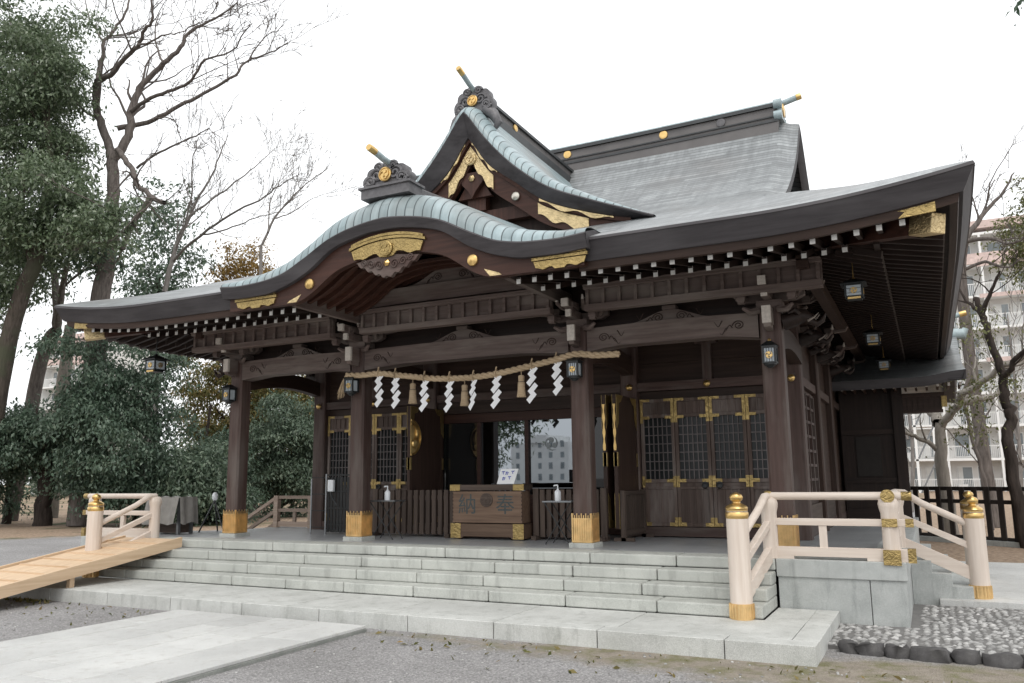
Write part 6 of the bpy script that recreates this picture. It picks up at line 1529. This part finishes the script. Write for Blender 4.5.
# right side
tree('plane_tree', 'leafless tree with pale trunk and low forking limbs in front of the apartment block', 'tree', LIMBS['plane'], B_pale, None, None, 31, G1, first=1, levels=3, dens=.7, tr=.010, length=1.2, upb=.25)
tree('ivy_tree', 'dark crooked tree with mossy green tufts in front of the apartment block', 'tree', LIMBS['vine'], B_dark, L_olive, [(clumps((7.45, 10.8, 3.7), (.55, .5, .5), 14, 41), .5, 30, .085, .6), (clumps((7.3, 10.6, 4.6), (.5, .4, .5), 12, 42), .5, 25, .085, .6), (clumps((7.0, 10.5, 3.0), (.35, .3, .45), 9, 43), .45, 25, .085, .6), (clumps((6.9, 10.7, 2.5), (.3, .3, .3), 6, 44), .4, 22, .085, .6), (clumps((6.8, 11.2, 5.2), (.4, .3, .4), 6, 45), .4, 22, .085, .6)], 32, G1, first=1, levels=3, dens=.8, tr=.008, length=1.0, upb=.2)
tree('bare_tree', 'leafless tree rising behind the right eave corner', 'tree', LIMBS['bareR'], B_grey, None, None, 33, G1, first=1, levels=3, dens=1.0, tr=.010, length=1.6, upb=.4)
tree('bare_tree', 'thin leafless sapling between the pale tree and the ivy tree on the right', 'tree', LIMBS['small'], B_grey, None, None, 34, G1, first=0, levels=2, dens=.7, tr=.009, length=1.0)
tree('evergreen_tree', 'yellow-green evergreen whose crown shows right of the eave corner', 'tree', trunk_at(9.6, 20, 7, .2), B_grey, L_olive, [(clumps((9.5, 20, 9.2), (.75, .9, 1.9), 46, 51, .3), .6, 75, .13, .4)], 35, G1, levels=3, dens=.8, tr=.02, length=1.2)
rng = np.random.default_rng(91); twl = []
for k in range(9):
    x = 5.2+1.0*k+rng.normal(0, .3); y = 26+rng.normal(0, 3)
    limbs = [([[x, y, 0], [x+.2, y, 4], [x+rng.normal(0, .5), y, 8.5]],   .11, .03), ([[x+.1, y, 3], [x+rng.normal(0, 1.5), y+.5, 6.5]], .07, .02)]
    if k in (0, 4, 6): tree('bare_tree', ['bare tree straight behind the side stair newels', '', 'bare tree in the middle of the row before the apartment block', '', 'bare tree right of the middle of the row before the apartment block', '', 'bare tree near the right end of the row before the apartment block', '', 'last bare tree of the row before the apartment block, off to the right'][k], 'tree', limbs, B_twig, None, None, 60+k, 'bare trees before the apartment block', first=0, levels=3, dens=1.0, tr=.014, length=1.6, upb=.4)
# tree whose branch tip hangs into the top right corner
tree('evergreen_tree', 'evergreen tree whose dark leafy branch tip hangs in the open sky', 'tree', [([[12.2, 2.5, 0], [12.0, 2.3, 5], [11.8, 2.2, 9]], .3, .15), ([[12.0, 2.3, 5.5], [10, 1.0, 6.9], [7.9, .05, 7.05]], .12, .02)], B_dark, L_dark, [(clumps((12, 2.3, 9), (2.2, 2.2, 2.5), 60, 61, .3), 1.0, 60, .16, .5), (clumps((9.3, .7, 7.0), (1.2, .5, .4), 16, 62, .3), .5, 60, .11, .5), (np.array([[7.62, .03, 7.05], [7.55, .02, 6.95], [7.7, .0, 7.12], [7.9, .02, 7.08], [7.48, .0, 7.02]]), .16, 22, .09, .5)], 37, G1, first=1, levels=2, dens=.4, tr=.01, length=.6)
# trees opposite the shrine, mirrored in the glass
tree('evergreen_tree', 'dark evergreen opposite the shrine, seen mirrored in the left glass panes', 'tree', trunk_at(-15.8, -25, 6, .3), B_dark, L_camphor, [(clumps((-18.6, -25, 6.0), (4.6, 3, 5.0), 330, 63, .3), 1.3, 130, .28, .5)], 38, G1, levels=2, dens=.6, tr=.03, length=2)
tree('evergreen_tree', 'second dark evergreen opposite the shrine, farther left', 'tree', trunk_at(-23, -28, 7, .3), B_dark, L_camphor, [(clumps((-23, -28, 7.0), (4.2, 3, 5.5), 150, 64, .3), 1.4, 50, .3, .5)], 39, G1, levels=2, dens=.6, tr=.03, length=2)
# fallen leaves and pebbles scattered on the gravel near the plinth
rng = np.random.default_rng(15); N = 260
c = np.stack([rng.uniform(-6.5, 8, N), -2.95-np.abs(rng.normal(0, .5, N)), np.full(N, .012)], 1); c = c[(c[:, 0] < -2.4) | (c[:, 0] > .7)]; c = np.concatenate([c, np.stack([rng.normal(-5.25, .3, 120), -2.98-np.abs(rng.normal(0, .12, 120)), rng.uniform(.01, .035, 120)], 1)])
v, f = leaves_np(c, .01, 1, .06, 16, 0); tag(np_mesh('fallen_leaves', v, f, L_cedar), 'small dry leaves scattered on the gravel along the plinth', kind='stuff')
VV, FF, base = [], [], 0
for k in range(1500):
    x, y = rng.uniform(-7, 8.5), rng.uniform(-6.8, -2.9)
    if -2.3 < x < .57: continue
    s = rng.uniform(.006, .014)*np.array([1.2, 1, .7]); VV.append(iv*s*(1+rng.normal(0, .12, iv.shape))+np.array([x, y, .004])); FF.append(ifc+base); base += len(iv)
tag(np_mesh('loose_gravel', np.concatenate(VV), np.concatenate(FF), M_cobble, smooth=True), 'loose pebbles lying on the gravel', kind='stuff')
